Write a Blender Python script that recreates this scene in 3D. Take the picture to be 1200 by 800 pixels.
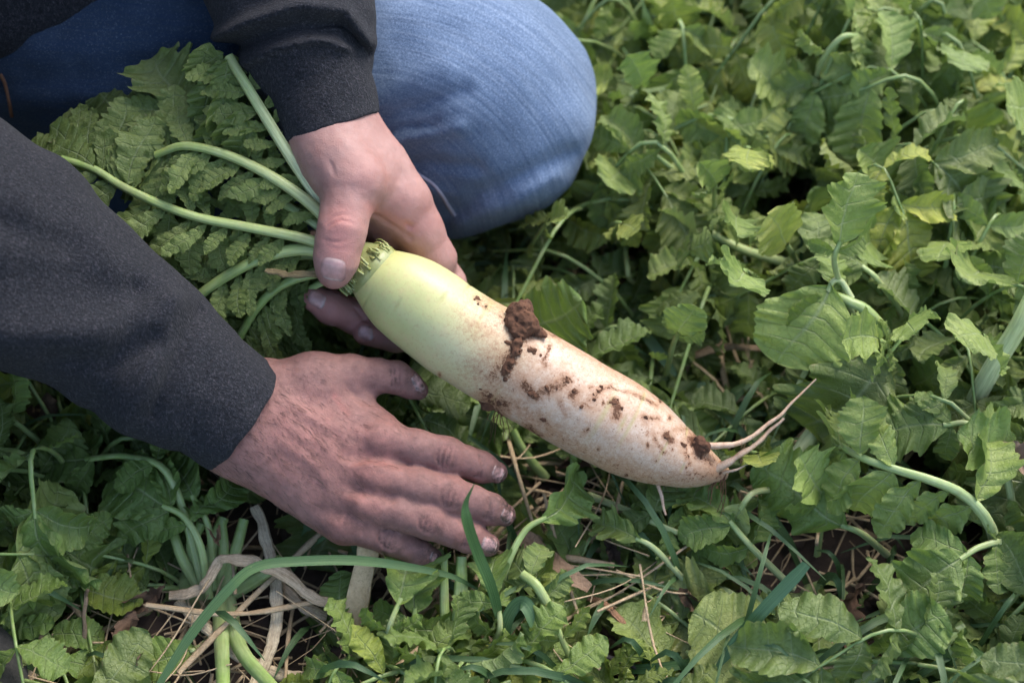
import bpy, math, random
import numpy as np
from mathutils import Matrix, Vector

rnd = random.Random(7)
nrs = np.random.RandomState(11)
scene = bpy.context.scene
col = scene.collection
for o in list(bpy.data.objects):
    bpy.data.objects.remove(o)

# ------------------------------------------------------------------ camera
F_PX = 50.0 / 36.0 * 1200.0            # focal length in photograph pixels
PITCH = math.radians(50)
CAM = np.array([0.0, 0.0, 0.74])
FWD = np.array([0.0, math.cos(PITCH), -math.sin(PITCH)])
UPV = np.array([0.0, math.sin(PITCH), math.cos(PITCH)])
RGT = np.array([1.0, 0.0, 0.0])
ROT = np.stack([RGT, UPV, -FWD], axis=1)   # camera space -> world
D0 = 0.80
S = D0 / F_PX
cd = bpy.data.cameras.new('camera')
cam = bpy.data.objects.new('camera', cd)
col.objects.link(cam)
cam.location = CAM
cam.rotation_euler = (math.pi / 2 - PITCH, 0, 0)
cd.lens = 50
cd.sensor_width = 36
cd.clip_start = 0.02
cd.clip_end = 400
cd.dof.use_dof = True
cd.dof.focus_distance = 0.775
cd.dof.aperture_fstop = 4.8
cd.dof.aperture_blades = 9
scene.camera = cam

# ------------------------------------------------------------------ light
SUN_EL, SUN_AZ = 52, 40      # degrees; azimuth clockwise from +Y
world = bpy.data.worlds.new('World')
scene.world = world
world.use_nodes = True
wn = world.node_tree
bg = wn.nodes['Background']
sky = wn.nodes.new('ShaderNodeTexSky')
sky.sky_type = 'NISHITA'
sky.sun_disc = False
sky.sun_elevation = math.radians(SUN_EL)
sky.sun_rotation = math.radians(SUN_AZ)
sky.air_density = 1.0
sky.dust_density = 2.5
sky.ozone_density = 0.6
wn.links.new(sky.outputs[0], bg.inputs[0])
bg.inputs[1].default_value = 0.15
sd = bpy.data.lights.new('sun', 'SUN')
sd.energy = 1.15
sd.angle = math.radians(30)
sd.color = (1.0, 0.98, 0.95)
sun = bpy.data.objects.new('sun', sd)
col.objects.link(sun)
sun.rotation_euler = (math.radians(90 - SUN_EL), 0, math.radians(180 - SUN_AZ))
scene.view_settings.view_transform = 'Standard'
scene.view_settings.look = 'None'
scene.view_settings.gamma = 1
scene.view_settings.exposure = 1.4

# ------------------------------------------------------------------ helpers
def C(px, py, z=0.0):
    """photograph pixel + height z (pixels toward the viewer from depth D0) -> camera space"""
    d = D0 - z * S
    return np.array([(px - 600) / F_PX * d, -(py - 400) / F_PX * d, -d])

def RR(r, z=0.0):
    return r * (D0 - z * S) / F_PX

def c2w(P):
    return np.asarray(P) @ ROT.T + CAM

def w2c(P):
    return (np.asarray(P) - CAM) @ ROT

def proj(P):
    c = w2c(P)
    d = -c[..., 2]
    return 600 + c[..., 0] / d * F_PX, 400 - c[..., 1] / d * F_PX, d

def G(px, py, h=0.0):
    """pixel -> world point at height h above the ground"""
    d = FWD + (px - 600) / F_PX * RGT - (py - 400) / F_PX * UPV
    t = (h - CAM[2]) / d[2]
    return CAM + d * t

def tag(o, label=None, cat=None, group=None, kind=None):
    if label: o['label'] = label
    if cat: o['category'] = cat
    if group: o['group'] = group
    if kind: o['kind'] = kind
    return o

def link(name, data, parent=None, loc=None):
    o = bpy.data.objects.new(name, data)
    col.objects.link(o)
    if parent is not None:
        o.parent = parent
    if loc is not None:
        o.location = loc
    return o

def empty(name, loc):
    o = bpy.data.objects.new(name, None)
    col.objects.link(o)
    o.location = loc
    o.empty_display_size = 0.02
    return o

def mesh_np(name, V, Fc, mat=None, smooth=True):
    me = bpy.data.meshes.new(name)
    V = np.asarray(V, dtype=np.float32)
    Fc = np.asarray(Fc, dtype=np.int32)
    k = Fc.shape[1]
    me.vertices.add(len(V))
    me.vertices.foreach_set('co', V.ravel())
    me.loops.add(Fc.size)
    me.loops.foreach_set('vertex_index', Fc.ravel())
    me.polygons.add(len(Fc))
    me.polygons.foreach_set('loop_start', np.arange(0, Fc.size, k, dtype=np.int32))
    me.polygons.foreach_set('loop_total', np.full(len(Fc), k, dtype=np.int32))
    me.update(calc_edges=True)
    if smooth:
        me.polygons.foreach_set('use_smooth', np.ones(len(Fc), dtype=bool))
    if mat: me.materials.append(mat)
    return me

def mesh_mixed(name, V, Fc, mat=None, smooth=True):
    me = bpy.data.meshes.new(name)
    me.from_pydata([tuple(v) for v in V], [], Fc)
    if smooth:
        me.polygons.foreach_set('use_smooth', np.ones(len(me.polygons), dtype=bool))
    if mat: me.materials.append(mat)
    me.update()
    return me

def add_attr(me, name, arr):
    arr = np.asarray(arr, dtype=np.float32)
    if arr.ndim == 1:
        a = me.attributes.new(name, 'FLOAT', 'POINT')
        a.data.foreach_set('value', arr)
    else:
        a = me.attributes.new(name, 'FLOAT_COLOR', 'POINT')
        if arr.shape[1] == 3:
            arr = np.concatenate([arr, np.ones((len(arr), 1), np.float32)], 1)
        a.data.foreach_set('color', arr.ravel())

# value noise (numpy), used to sculpt real relief
_perm = nrs.rand(64, 64, 64).astype(np.float32)
def vnoise(P, scale):
    q = np.asarray(P) * scale
    i = np.floor(q).astype(int)
    f = q - i
    f = f * f * (3 - 2 * f)
    i &= 63
    j = (i + 1) & 63
    x0, y0, z0 = i[..., 0], i[..., 1], i[..., 2]
    x1, y1, z1 = j[..., 0], j[..., 1], j[..., 2]
    fx, fy, fz = f[..., 0], f[..., 1], f[..., 2]
    a = _perm[x0, y0, z0] * (1 - fx) + _perm[x1, y0, z0] * fx
    b = _perm[x0, y1, z0] * (1 - fx) + _perm[x1, y1, z0] * fx
    c = _perm[x0, y0, z1] * (1 - fx) + _perm[x1, y0, z1] * fx
    d = _perm[x0, y1, z1] * (1 - fx) + _perm[x1, y1, z1] * fx
    return ((a * (1 - fy) + b * fy) * (1 - fz) + (c * (1 - fy) + d * fy) * fz) * 2 - 1

def fbm(P, scale, n=3):
    t = 0
    for k in range(n):
        t = t + vnoise(np.asarray(P) + 3.7 * k, scale * 2 ** k) / 2 ** k
    return t

def seg_dist(P, a, b):
    ba = b - a
    t = np.clip(((P - a) @ ba) / max(ba @ ba, 1e-12), 0, 1)
    return np.sqrt(((P - a - t[..., None] * ba) ** 2).sum(-1)), t

def poly_dist2(xy, pts):
    """distance in the plane to a polyline"""
    best = None
    for a, b in zip(pts[:-1], pts[1:]):
        d, _ = seg_dist(xy, np.array(a, float), np.array(b, float))
        best = d if best is None else np.minimum(best, d)
    return best

# ------------------------------------------------------------------ implicit surfaces
class Sdf:
    """rounded bones blended into one skin; evaluated on a grid and meshed with surface nets"""
    def __init__(self):
        self.ops = []
        self.creases = []

    def bone(self, a, b, ra, rb, k=0.004, n=None, f=1.0):
        self.ops.append(('bone', np.asarray(a, float), np.asarray(b, float), ra, rb, k, n, f))

    def ell(self, c, r, axes=None, k=0.004):
        self.ops.append(('ell', np.asarray(c, float), np.asarray(r, float), np.eye(3) if axes is None else axes, k))

    def cut(self, a, b, ra, rb, k=0.003):
        self.ops.append(('cut', np.asarray(a, float), np.asarray(b, float), ra, rb, k))

    def plane(self, p, n, k=0.002):
        self.ops.append(('plane', np.asarray(p, float), np.asarray(n, float) / np.linalg.norm(n), k))

    def dent(self, pts, w, amp):
        """groove (amp > 0) or ridge (amp < 0) along a polyline in space"""
        self.ops.append(('dent', [np.asarray(p, float) for p in pts], w, amp))

    def fn(self, f):
        self.ops.append(('fn', f))

    def bounds(self, pad):
        lo, hi = [], []
        for o in self.ops:
            if o[0] == 'bone':
                r = max(o[3], o[4])
                lo += [np.minimum(o[1], o[2]) - r]; hi += [np.maximum(o[1], o[2]) + r]
            elif o[0] == 'ell':
                r = o[2].max()
                lo += [o[1] - r]; hi += [o[1] + r]
        return np.min(lo, 0) - pad, np.max(hi, 0) + pad

    def _apply(self, o, P, D):
        if o[0] == 'bone':
            _, a, b, ra, rb, k, n, f = o
            ba = b - a
            t = np.clip(((P - a) @ ba) / max(ba @ ba, 1e-12), 0, 1)
            q = P - a - t[..., None] * ba
            l2 = (q ** 2).sum(-1)
            if n is not None:
                l2 = l2 + (1 / f ** 2 - 1) * (q @ n) ** 2
            d = np.sqrt(l2) - (ra + (rb - ra) * t)
            if n is not None: d = d * (0.5 + 0.5 * f)
            h = np.maximum(k - np.abs(D - d), 0) / k
            return np.minimum(D, d) - h * h * k / 4
        if o[0] == 'ell':
            _, c, r, ax, k = o
            q = ((P - c) @ ax.T) / r
            d = (np.sqrt((q ** 2).sum(-1)) - 1) * r.min()
            h = np.maximum(k - np.abs(D - d), 0) / k
            return np.minimum(D, d) - h * h * k / 4
        if o[0] == 'cut':
            _, a, b, ra, rb, k = o
            d, t = seg_dist(P, a, b)
            d = -(d - (ra + (rb - ra) * t))
            h = np.maximum(k - np.abs(D - d), 0) / k
            return np.maximum(D, d) + h * h * k / 4
        if o[0] == 'plane':
            _, p, n, k = o
            d = (P - p) @ n
            h = np.maximum(k - np.abs(D - d), 0) / k
            return np.maximum(D, d) + h * h * k / 4
        if o[0] == 'dent':
            _, pts, w, amp = o
            best = None
            for a, b in zip(pts[:-1], pts[1:]):
                d, _t = seg_dist(P, a, b)
                best = d if best is None else np.minimum(best, d)
            return D + amp * np.exp(-(best / w) ** 2)
        if o[0] == 'fn':
            return D + o[1](P)

    def at(self, P):
        D = np.full(P.shape[:-1], 1.0)
        for o in self.ops:
            D = self._apply(o, P, D)
        return D

    def grid(self, h, lo=None, hi=None):
        l, u = self.bounds(4 * h)
        if lo is not None: l = np.maximum(l, lo)
        if hi is not None: u = np.minimum(u, hi)
        n = np.ceil((u - l) / h).astype(int) + 1
        D = np.full(n, 0.02, dtype=np.float32)
        xs = [l[i] + h * np.arange(n[i]) for i in range(3)]
        for o in self.ops:
            if o[0] == 'bone' or o[0] == 'cut':
                r = max(o[3], o[4]) + o[5] + 3 * h
                a, b = np.minimum(o[1], o[2]) - r, np.maximum(o[1], o[2]) + r
            elif o[0] == 'ell':
                r = o[2].max() + o[4] + 3 * h
                a, b = o[1] - r, o[1] + r
            elif o[0] == 'dent':
                r = o[2] * 2.4
                a, b = np.min(o[1], 0) - r, np.max(o[1], 0) + r
            else:
                a, b = l, u
            i0 = np.clip(np.floor((a - l) / h).astype(int), 0, n)
            i1 = np.clip(np.ceil((b - l) / h).astype(int) + 1, 0, n)
            if (i1 <= i0).any(): continue
            sl = tuple(slice(i0[i], i1[i]) for i in range(3))
            if o[0] == 'fn':      # only close to the skin
                m = np.abs(D) < 6 * h + 0.004
                idx = np.argwhere(m)
                P = l + idx * h
                D[m] = D[m] + o[1](P)
                continue
            X = np.stack(np.meshgrid(*[xs[i][sl[i]] for i in range(3)], indexing='ij'), -1)
            D[sl] = self._apply(o, X, D[sl])
        return D, l

    def mesh(self, h, lo=None, hi=None):
        D, l = self.grid(h, lo, hi)
        # close the surface at the edge of the box
        for ax in range(3):
            s = [slice(None)] * 3
            for e in (0, -1):
                s[ax] = e
                D[tuple(s)] = np.maximum(D[tuple(s)], h * 0.5)
        return nets(D, l, h)

def nets(D, l, h):
    ins = D < 0
    cnt = np.zeros([s - 1 for s in D.shape], dtype=np.int8)
    offs = [(i, j, k) for i in (0, 1) for j in (0, 1) for k in (0, 1)]
    nx, ny, nz = cnt.shape
    for i, j, k in offs:
        cnt += ins[i:i + nx, j:j + ny, k:k + nz]
    act = (cnt > 0) & (cnt < 8)
    idx = np.argwhere(act)
    vid = np.full(cnt.shape, -1, dtype=np.int32)
    vid[act] = np.arange(len(idx))
    corner = np.stack([D[idx[:, 0] + i, idx[:, 1] + j, idx[:, 2] + k] for i, j, k in offs], 1).astype(np.float64)
    acc = np.zeros((len(idx), 3)); num = np.zeros(len(idx))
    for a in range(8):
        for b in range(a + 1, 8):
            oa, ob = np.array(offs[a]), np.array(offs[b])
            if np.abs(oa - ob).sum() != 1: continue
            da, db = corner[:, a], corner[:, b]
            m = (da < 0) != (db < 0)
            t = np.where(m, da / np.where(m, da - db, 1), 0)
            acc += np.where(m[:, None], oa + t[:, None] * (ob - oa), 0)
            num += m
    V = l + (idx + acc / num[:, None]) * h
    quads = []
    for ax in range(3):
        u, v = (ax + 1) % 3, (ax + 2) % 3
        s0 = [slice(1, -1)] * 3; s1 = [slice(1, -1)] * 3
        s0[ax] = slice(0, -1); s1[ax] = slice(1, None)
        A, B = ins[tuple(s0)], ins[tuple(s1)]
        m = A != B
        e = np.argwhere(m)
        flip = A[m]
        base = e.copy()
        base[:, u] += 1; base[:, v] += 1
        def cell(du, dv):
            c = base.copy(); c[:, u] += du; c[:, v] += dv
            return vid[c[:, 0], c[:, 1], c[:, 2]]
        q = np.stack([cell(-1, -1), cell(0, -1), cell(0, 0), cell(-1, 0)], 1)
        q[~flip] = q[~flip][:, ::-1]
        quads.append(q)
    Q = np.concatenate(quads)
    return V, Q[(Q >= 0).all(1)]

# ------------------------------------------------------------------ node helpers
class Mat:
    def __init__(self, name):
        self.m = bpy.data.materials.new(name)
        self.m.use_nodes = True
        self.t = self.m.node_tree
        self.b = self.t.nodes['Principled BSDF']
        self.out = self.t.nodes['Material Output']

    def n(self, kind, out=0, props=None, **ins):
        nd = self.t.nodes.new('ShaderNode' + kind)
        for k, v in (props or {}).items():
            setattr(nd, k, v)
        for k, v in ins.items():
            k = k.replace('_', ' ')
            s = nd.inputs[int(k[1:])] if k[0] == 'i' and k[1:].isdigit() else nd.inputs[k]
            self.put(s, v)
        return nd.outputs[out]

    def put(self, s, v):
        if isinstance(v, bpy.types.NodeSocket): self.t.links.new(v, s)
        elif isinstance(v, tuple) and len(v) == 3 and s.type == 'RGBA': s.default_value = v + (1,)
        else: s.default_value = v

    def math(self, op, a, b=0.0, clamp=False):
        return self.n('Math', props={'operation': op, 'use_clamp': clamp}, i0=a, i1=b)

    def mix(self, f, a, b, mode='MIX'):
        return self.n('Mix', out=2, props={'data_type': 'RGBA', 'blend_type': mode}, i0=f, i6=a, i7=b)

    def noise(self, vec, scale, detail=2.0, rough=0.5, dist=0.0, out=0):
        return self.n('TexNoise', out=out, Vector=vec, Scale=scale, Detail=detail, Roughness=rough, Distortion=dist)

    def ramp(self, fac, *stops, interp='LINEAR'):
        nd = self.t.nodes.new('ShaderNodeValToRGB')
        r = nd.color_ramp
        r.interpolation = interp
        while len(r.elements) < len(stops): r.elements.new(0.5)
        for e, (p, c) in zip(r.elements, stops):
            e.position = p
            e.color = (c, c, c, 1) if not isinstance(c, tuple) else c + (1,)
        self.put(nd.inputs[0], fac)
        return nd.outputs[0]

    def attr(self, name, out=2):
        return self.n('Attribute', out=out, props={'attribute_name': name})

    def obj(self):
        return self.n('TexCoord', out=3)

    def scale(self, v, xyz):
        return self.n('Mapping', Vector=v, Scale=xyz)

    def bump(self, h, strength=0.5, dist=0.001, normal=None):
        kw = dict(Height=h, Strength=strength, Distance=dist)
        if normal is not None: kw['Normal'] = normal
        return self.n('Bump', **kw)

    def set(self, **kw):
        for k, v in kw.items():
            self.put(self.b.inputs[k.replace('_', ' ')], v)
        return self.m

# ------------------------------------------------------------------ materials
def mat_skin():
    M = Mat('skin')
    co = M.obj()
    at = M.attr('skin', 0)
    sep = M.n('SeparateColor', Color=at)
    red = sep; grime = M.t.nodes[-1].outputs[1]; pale = M.t.nodes[-1].outputs[2]
    n1 = M.noise(co, 60, 4, 0.6)
    n2 = M.noise(co, 350, 3, 0.65)
    base = M.mix(M.ramp(n1, (0.3, 0.0), (0.7, 1.0)), (0.345, 0.178, 0.150), (0.45, 0.266, 0.230))
    base = M.mix(M.math('MULTIPLY', red, 0.75, True), base, (0.56, 0.20, 0.165))
    base = M.mix(M.math('MULTIPLY', M.ramp(n2, (0.35, 0.0), (0.75, 1.0)), 0.22), base, (0.40, 0.17, 0.13))
    gn = M.math('MULTIPLY', grime, M.ramp(M.noise(co, 140, 5, 0.75), (0.2, 0.45), (0.7, 0.95)), True)
    base = M.mix(M.math('MULTIPLY', gn, 0.92, True), base, (0.118, 0.058, 0.050))
    dk = M.math('MULTIPLY', pale, M.ramp(M.noise(co, 420, 4, 0.7), (0.38, 0.0), (0.55, 1.0)), True)
    base = M.mix(M.math('MULTIPLY', dk, 0.9), base, (0.025, 0.017, 0.014))
    vo = M.n('TexVoronoi', out=0, props={'feature': 'DISTANCE_TO_EDGE'}, Vector=co, Scale=900.0)
    cell = M.ramp(vo, (0.0, 0.0), (0.05, 1.0))
    wr = M.noise(co, 850, 4, 0.65, 0.8)
    h = M.math('ADD', M.math('MULTIPLY', cell, 0.22), wr)
    nrm = M.bump(h, 0.5, 0.0009)
    M.set(Base_Color=base, Roughness=M.math('ADD', 0.42, M.math('MULTIPLY', gn, 0.25)), Normal=nrm,
          Subsurface_Weight=0.18, Subsurface_Scale=0.004)
    M.b.inputs['Subsurface Radius'].default_value = (1.0, 0.35, 0.2)
    M.b.inputs['Specular IOR Level'].default_value = 0.42
    return M.m

def mat_nail():
    M = Mat('fingernail')
    co = M.obj()
    uv = M.attr('nail', 0)
    sep = M.n('SeparateColor', Color=uv)
    u = sep; gr = M.t.nodes[-1].outputs[1]; edge = M.t.nodes[-1].outputs[2]
    base = M.mix(M.ramp(u, (0.0, 0.0), (0.22, 1.0), (0.84, 1.0), (0.90, 0.0)), (0.60, 0.46, 0.41), (0.54, 0.31, 0.28))
    dn = M.math('MULTIPLY', gr, M.ramp(M.noise(co, 260, 4, 0.7), (0.36, 0.15), (0.58, 1.0)), True)
    base = M.mix(dn, base, (0.05, 0.033, 0.03))
    base = M.mix(M.math('MULTIPLY', edge, 0.75), base, (0.16, 0.08, 0.065))
    h = M.noise(co, 700, 2)
    return M.set(Base_Color=base, Roughness=0.3, Normal=M.bump(h, 0.12, 0.0004), Subsurface_Weight=0.1, Subsurface_Scale=0.002)

def mat_fleece():
    M = Mat('sweatshirt_fleece')
    co = M.obj()
    w1 = M.noise(M.scale(co, (1, 1, 0.4)), 850, 3, 0.8)
    w2 = M.noise(M.scale(co, (0.6, 1.5, 1)), 560, 4, 0.8)
    w3 = M.noise(co, 70, 4, 0.6)
    base = M.mix(M.ramp(w2, (0.35, 0.0), (0.7, 1.0)), (0.0075, 0.0080, 0.0102), (0.034, 0.0365, 0.0445))
    base = M.mix(M.ramp(w1, (0.53, 0.0), (0.70, 0.75)), base, (0.11, 0.10, 0.117))
    base = M.mix(M.math('MULTIPLY', w3, 0.35), base, (0.016, 0.018, 0.022))
    h = M.math('ADD', w1, w2)
    M.set(Base_Color=base, Roughness=0.95, Normal=M.bump(h, 0.9, 0.0014), Sheen_Weight=0.04, Sheen_Roughness=0.6)
    M.b.inputs['Specular IOR Level'].default_value = 0.15
    return M.m

def mat_denim():
    M = Mat('denim')
    co = M.obj()
    st = M.attr('denim', 0)
    M.n('SeparateColor', Color=st)
    s, a, wear_shade = M.t.nodes[-1].outputs
    sv = M.n('CombineXYZ', X=M.math('MULTIPLY', s, 1.0), Y=M.math('MULTIPLY', a, 0.012), Z=0.0)
    st1 = M.noise(sv, 240, 4, 0.7)
    sv2 = M.n('CombineXYZ', X=M.math('MULTIPLY', s, 1.0), Y=M.math('MULTIPLY', a, 0.05), Z=3.0)
    st2 = M.noise(sv2, 420, 3, 0.7)
    gr = M.noise(M.scale(co, (1, 0.6, 1.3)), 900, 4, 0.85)
    blot = M.noise(co, 30, 4, 0.6)
    w = M.math('ADD', wear_shade, M.math('MULTIPLY', M.math('SUBTRACT', blot, 0.5), 0.5), True)
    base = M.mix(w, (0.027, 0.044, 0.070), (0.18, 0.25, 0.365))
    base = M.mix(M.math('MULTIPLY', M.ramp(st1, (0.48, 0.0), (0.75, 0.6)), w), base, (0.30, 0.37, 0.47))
    base = M.mix(M.ramp(st2, (0.34, 0.36), (0.56, 0.0)), base, (0.02, 0.045, 0.11))
    base = M.mix(M.ramp(gr, (0.35, 0.6), (0.6, 0.0)), base, (0.02, 0.045, 0.10))
    base = M.mix(M.ramp(gr, (0.56, 0.0), (0.8, 0.5)), base, (0.46, 0.54, 0.68))
    h = M.math('ADD', M.math('ADD', gr, M.math('MULTIPLY', st2, 0.8)), M.math('MULTIPLY', st1, 0.5))
    M.set(Base_Color=base, Roughness=0.9, Normal=M.bump(h, 0.55, 0.0010), Sheen_Weight=0.08)
    M.b.inputs['Specular IOR Level'].default_value = 0.2
    return M.m

def mat_leaf():
    M = Mat('radish_leaf')
    uv = M.n('TexCoord', out=2)
    M.n('SeparateXYZ', Vector=uv)
    u, v = M.t.nodes[-1].outputs[0], M.t.nodes[-1].outputs[1]
    oi = M.n('ObjectInfo', out=1)
    rnd_ = M.t.nodes[-1].outputs['Random']
    co = M.n('TexCoord', out=3)
    vv = M.math('ABSOLUTE', M.math('MULTIPLY', M.math('SUBTRACT', v, 0.5), 2.0))
    mid = M.math('MULTIPLY', M.ramp(vv, (0.0, 1.0), (0.07, 0.0)), M.ramp(u, (0.0, 1.0), (0.95, 0.35)))
    ph = M.math('FRACT', M.attr('vein'))
    side = M.ramp(M.math('ABSOLUTE', M.math('SUBTRACT', ph, 0.5)), (0.0, 1.0), (0.055, 0.25), (0.12, 0.0))
    side = M.math('MULTIPLY', side, M.ramp(vv, (0.0, 1.0), (0.9, 0.25)))
    loc = M.n('VectorMath', props={'operation': 'ADD'}, i0=co, i1=M.n('CombineXYZ', X=M.math('MULTIPLY', rnd_, 40.0), Y=0.0, Z=0.0))
    net = M.n('TexVoronoi', out=0, props={'feature': 'DISTANCE_TO_EDGE'}, Vector=M.n('VectorMath', props={'operation': 'ADD'}, i0=loc, i1=M.n('VectorMath', props={'operation': 'SCALE'}, i0=M.noise(loc, 9, 2, out=1), Scale=0.12)), Scale=11.0)
    netm = M.ramp(net, (0.0, 1.0), (0.035, 0.0))
    n1 = M.noise(loc, 2.6, 4, 0.6)
    n2 = M.noise(loc, 26, 3, 0.7)
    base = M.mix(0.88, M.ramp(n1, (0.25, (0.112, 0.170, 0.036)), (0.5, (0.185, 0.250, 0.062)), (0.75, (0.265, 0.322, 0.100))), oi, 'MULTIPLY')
    base = M.mix(M.ramp(n2, (0.35, 0.0), (0.75, 0.35)), base, (0.19, 0.25, 0.09))
    base = M.mix(M.math('MULTIPLY', netm, 0.05), base, (0.27, 0.33, 0.14))
    base = M.mix(M.math('MULTIPLY', side, 0.6), base, (0.31, 0.37, 0.18))
    base = M.mix(M.math('MULTIPLY', mid, 0.75), base, (0.38, 0.44, 0.23))
    marg = M.math('MULTIPLY', M.ramp(vv, (0.90, 0.0), (1.0, 1.0)), M.ramp(M.noise(loc, 5, 4, 0.7), (0.52, 0.0), (0.66, 0.8)))
    base = M.mix(marg, base, (0.30, 0.26, 0.11))
    spots = M.ramp(M.noise(loc, 14, 2, 0.5), (0.74, 0.0), (0.77, 0.8))
    base = M.mix(spots, base, (0.33, 0.30, 0.16))
    back = M.n('NewGeometry', out=6)
    base = M.mix(M.math('MULTIPLY', back, 0.45), base, (0.20, 0.25, 0.135))
    h = M.math('ADD', M.math('MULTIPLY', M.math('MAXIMUM', side, mid), -0.55), M.math('ADD', M.math('MULTIPLY', netm, -0.2), M.math('MULTIPLY', n2, 0.5)))
    nrm = M.bump(h, 0.7, 0.0022)
    M.set(Base_Color=base, Roughness=M.math('ADD', 0.29, M.math('MULTIPLY', n2, 0.22)), Normal=nrm)
    M.b.inputs['Specular IOR Level'].default_value = 0.45
    tr = M.n('BsdfTranslucent', Color=M.mix(0.5, base, (0.22, 0.36, 0.05)), Normal=nrm)
    mx = M.n('MixShader', i0=0.32, i1=M.b.outputs[0], i2=tr)
    M.t.links.new(mx, M.out.inputs[0])
    return M.m

def mat_stalk():
    M = Mat('radish_stalk')
    oi = M.n('ObjectInfo', out=1)
    co = M.obj()
    al = M.attr('along')
    n1 = M.noise(co, 160, 4, 0.6)
    n2 = M.noise(co, 45, 3, 0.6)
    base = M.mix(M.ramp(al, (0.0, 0.0), (0.9, 1.0)), (0.46, 0.52, 0.27), (0.25, 0.345, 0.105))
    base = M.mix(1.0, base, oi, 'MULTIPLY')
    base = M.mix(M.ramp(n1, (0.4, 0.0), (0.75, 0.4)), base, (0.50, 0.53, 0.30))
    fb = M.noise(M.n('VectorMath', props={'operation': 'MULTIPLY'}, i0=M.attr('fibre', 1), i1=(1.0, 1.0, 0.25)), 3.0, 3, 0.6)
    base = M.mix(M.ramp(fb, (0.4, 0.4), (0.6, 0.0)), base, (0.15, 0.20, 0.06))
    base = M.mix(M.ramp(n2, (0.55, 0.0), (0.72, 0.35)), base, (0.20, 0.17, 0.08))
    return M.set(Base_Color=base, Roughness=0.42, Normal=M.bump(n1, 0.4, 0.0008), Subsurface_Weight=0.08, Subsurface_Scale=0.003)

def mat_radish():
    M = Mat('radish_skin')
    co = M.obj()
    at = M.attr('radish', 0)
    M.n('SeparateColor', Color=at)
    u, dirt, ring = M.t.nodes[-1].outputs
    n0 = M.noise(co, 28, 3, 0.6)
    n1 = M.noise(co, 120, 5, 0.7)
    n2 = M.noise(co, 520, 4, 0.75)
    un = M.math('ADD', u, M.math('MULTIPLY', M.math('SUBTRACT', n0, 0.5), 0.16))
    base = M.ramp(un, (0.0, (0.33, 0.29, 0.11)), (0.05, (0.42, 0.43, 0.16)), (0.20, (0.49, 0.495, 0.22)), (0.33, (0.55, 0.50, 0.29)), (0.45, (0.59, 0.47, 0.36)), (0.75, (0.59, 0.46, 0.35)), (1.0, (0.50, 0.35, 0.23)))
    base = M.mix(M.ramp(n1, (0.48, 0.0), (0.75, 0.30)), base, (0.62, 0.40, 0.24))
    film = M.math('MULTIPLY', M.ramp(un, (0.30, 0.0), (0.45, 1.0)), M.ramp(M.noise(co, 60, 6, 0.75), (0.40, 0.0), (0.7, 0.55)))
    base = M.mix(film, base, (0.46, 0.25, 0.125))
    drag = M.noise(M.n('CombineXYZ', X=M.math('MULTIPLY', u, 1.0), Y=M.math('MULTIPLY', n0, 0.02), Z=0.0), 260, 3, 0.7)
    base = M.mix(M.math('MULTIPLY', M.ramp(un, (0.25, 0.0), (0.45, 1.0)), M.ramp(drag, (0.5, 0.0), (0.72, 0.38))), base, (0.50, 0.30, 0.17))
    specks = M.math('MULTIPLY', M.ramp(un, (0.22, 0.0), (0.40, 1.0)), M.ramp(n2, (0.60, 0.0), (0.66, 1.0)))
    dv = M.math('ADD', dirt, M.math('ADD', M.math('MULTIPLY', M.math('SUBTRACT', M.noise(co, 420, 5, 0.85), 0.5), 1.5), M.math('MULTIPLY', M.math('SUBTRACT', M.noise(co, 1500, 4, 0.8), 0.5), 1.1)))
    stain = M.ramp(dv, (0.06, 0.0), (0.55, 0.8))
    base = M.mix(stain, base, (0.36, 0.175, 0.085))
    mud = M.ramp(dv, (0.60, 0.0), (0.72, 1.0))
    mudc = M.mix(n2, (0.060, 0.024, 0.012), (0.165, 0.070, 0.033))
    base = M.mix(M.math('MULTIPLY', specks, 0.8), base, (0.20, 0.09, 0.045))
    base = M.mix(M.math('MULTIPLY', ring, 0.6), base, (0.40, 0.36, 0.14))
    base = M.mix(mud, base, mudc)
    h = M.math('ADD', M.math('MULTIPLY', mud, 1.3), M.math('ADD', M.math('MULTIPLY', ring, -0.4), M.math('MULTIPLY', n2, 0.16)))
    h = M.math('ADD', h, M.math('MULTIPLY', n1, 0.25))
    M.set(Base_Color=base, Roughness=M.math('ADD', 0.38, M.math('MULTIPLY', M.math('MAXIMUM', mud, film), 0.5), True), Normal=M.bump(h, 0.5, 0.0012), Subsurface_Weight=0.12, Subsurface_Scale=0.006)
    M.b.inputs['Subsurface Radius'].default_value = (1, 0.8, 0.5)
    M.b.inputs['Specular IOR Level'].default_value = 0.4
    return M.m

def mat_soil(name, dark, light, sc=90):
    M = Mat(name)
    co = M.obj()
    n1 = M.noise(co, sc, 6, 0.75)
    n2 = M.noise(co, sc * 6, 4, 0.8)
    base = M.mix(M.ramp(n1, (0.3, 0.0), (0.7, 1.0)), dark, light)
    base = M.mix(M.ramp(n2, (0.6, 0.0), (0.8, 0.4)), base, tuple(min(1, 1.8 * c) for c in light))
    return M.set(Base_Color=base, Roughness=0.95, Normal=M.bump(M.math('ADD', n1, M.math('MULTIPLY', n2, 0.5)), 0.8, 0.002))

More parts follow.
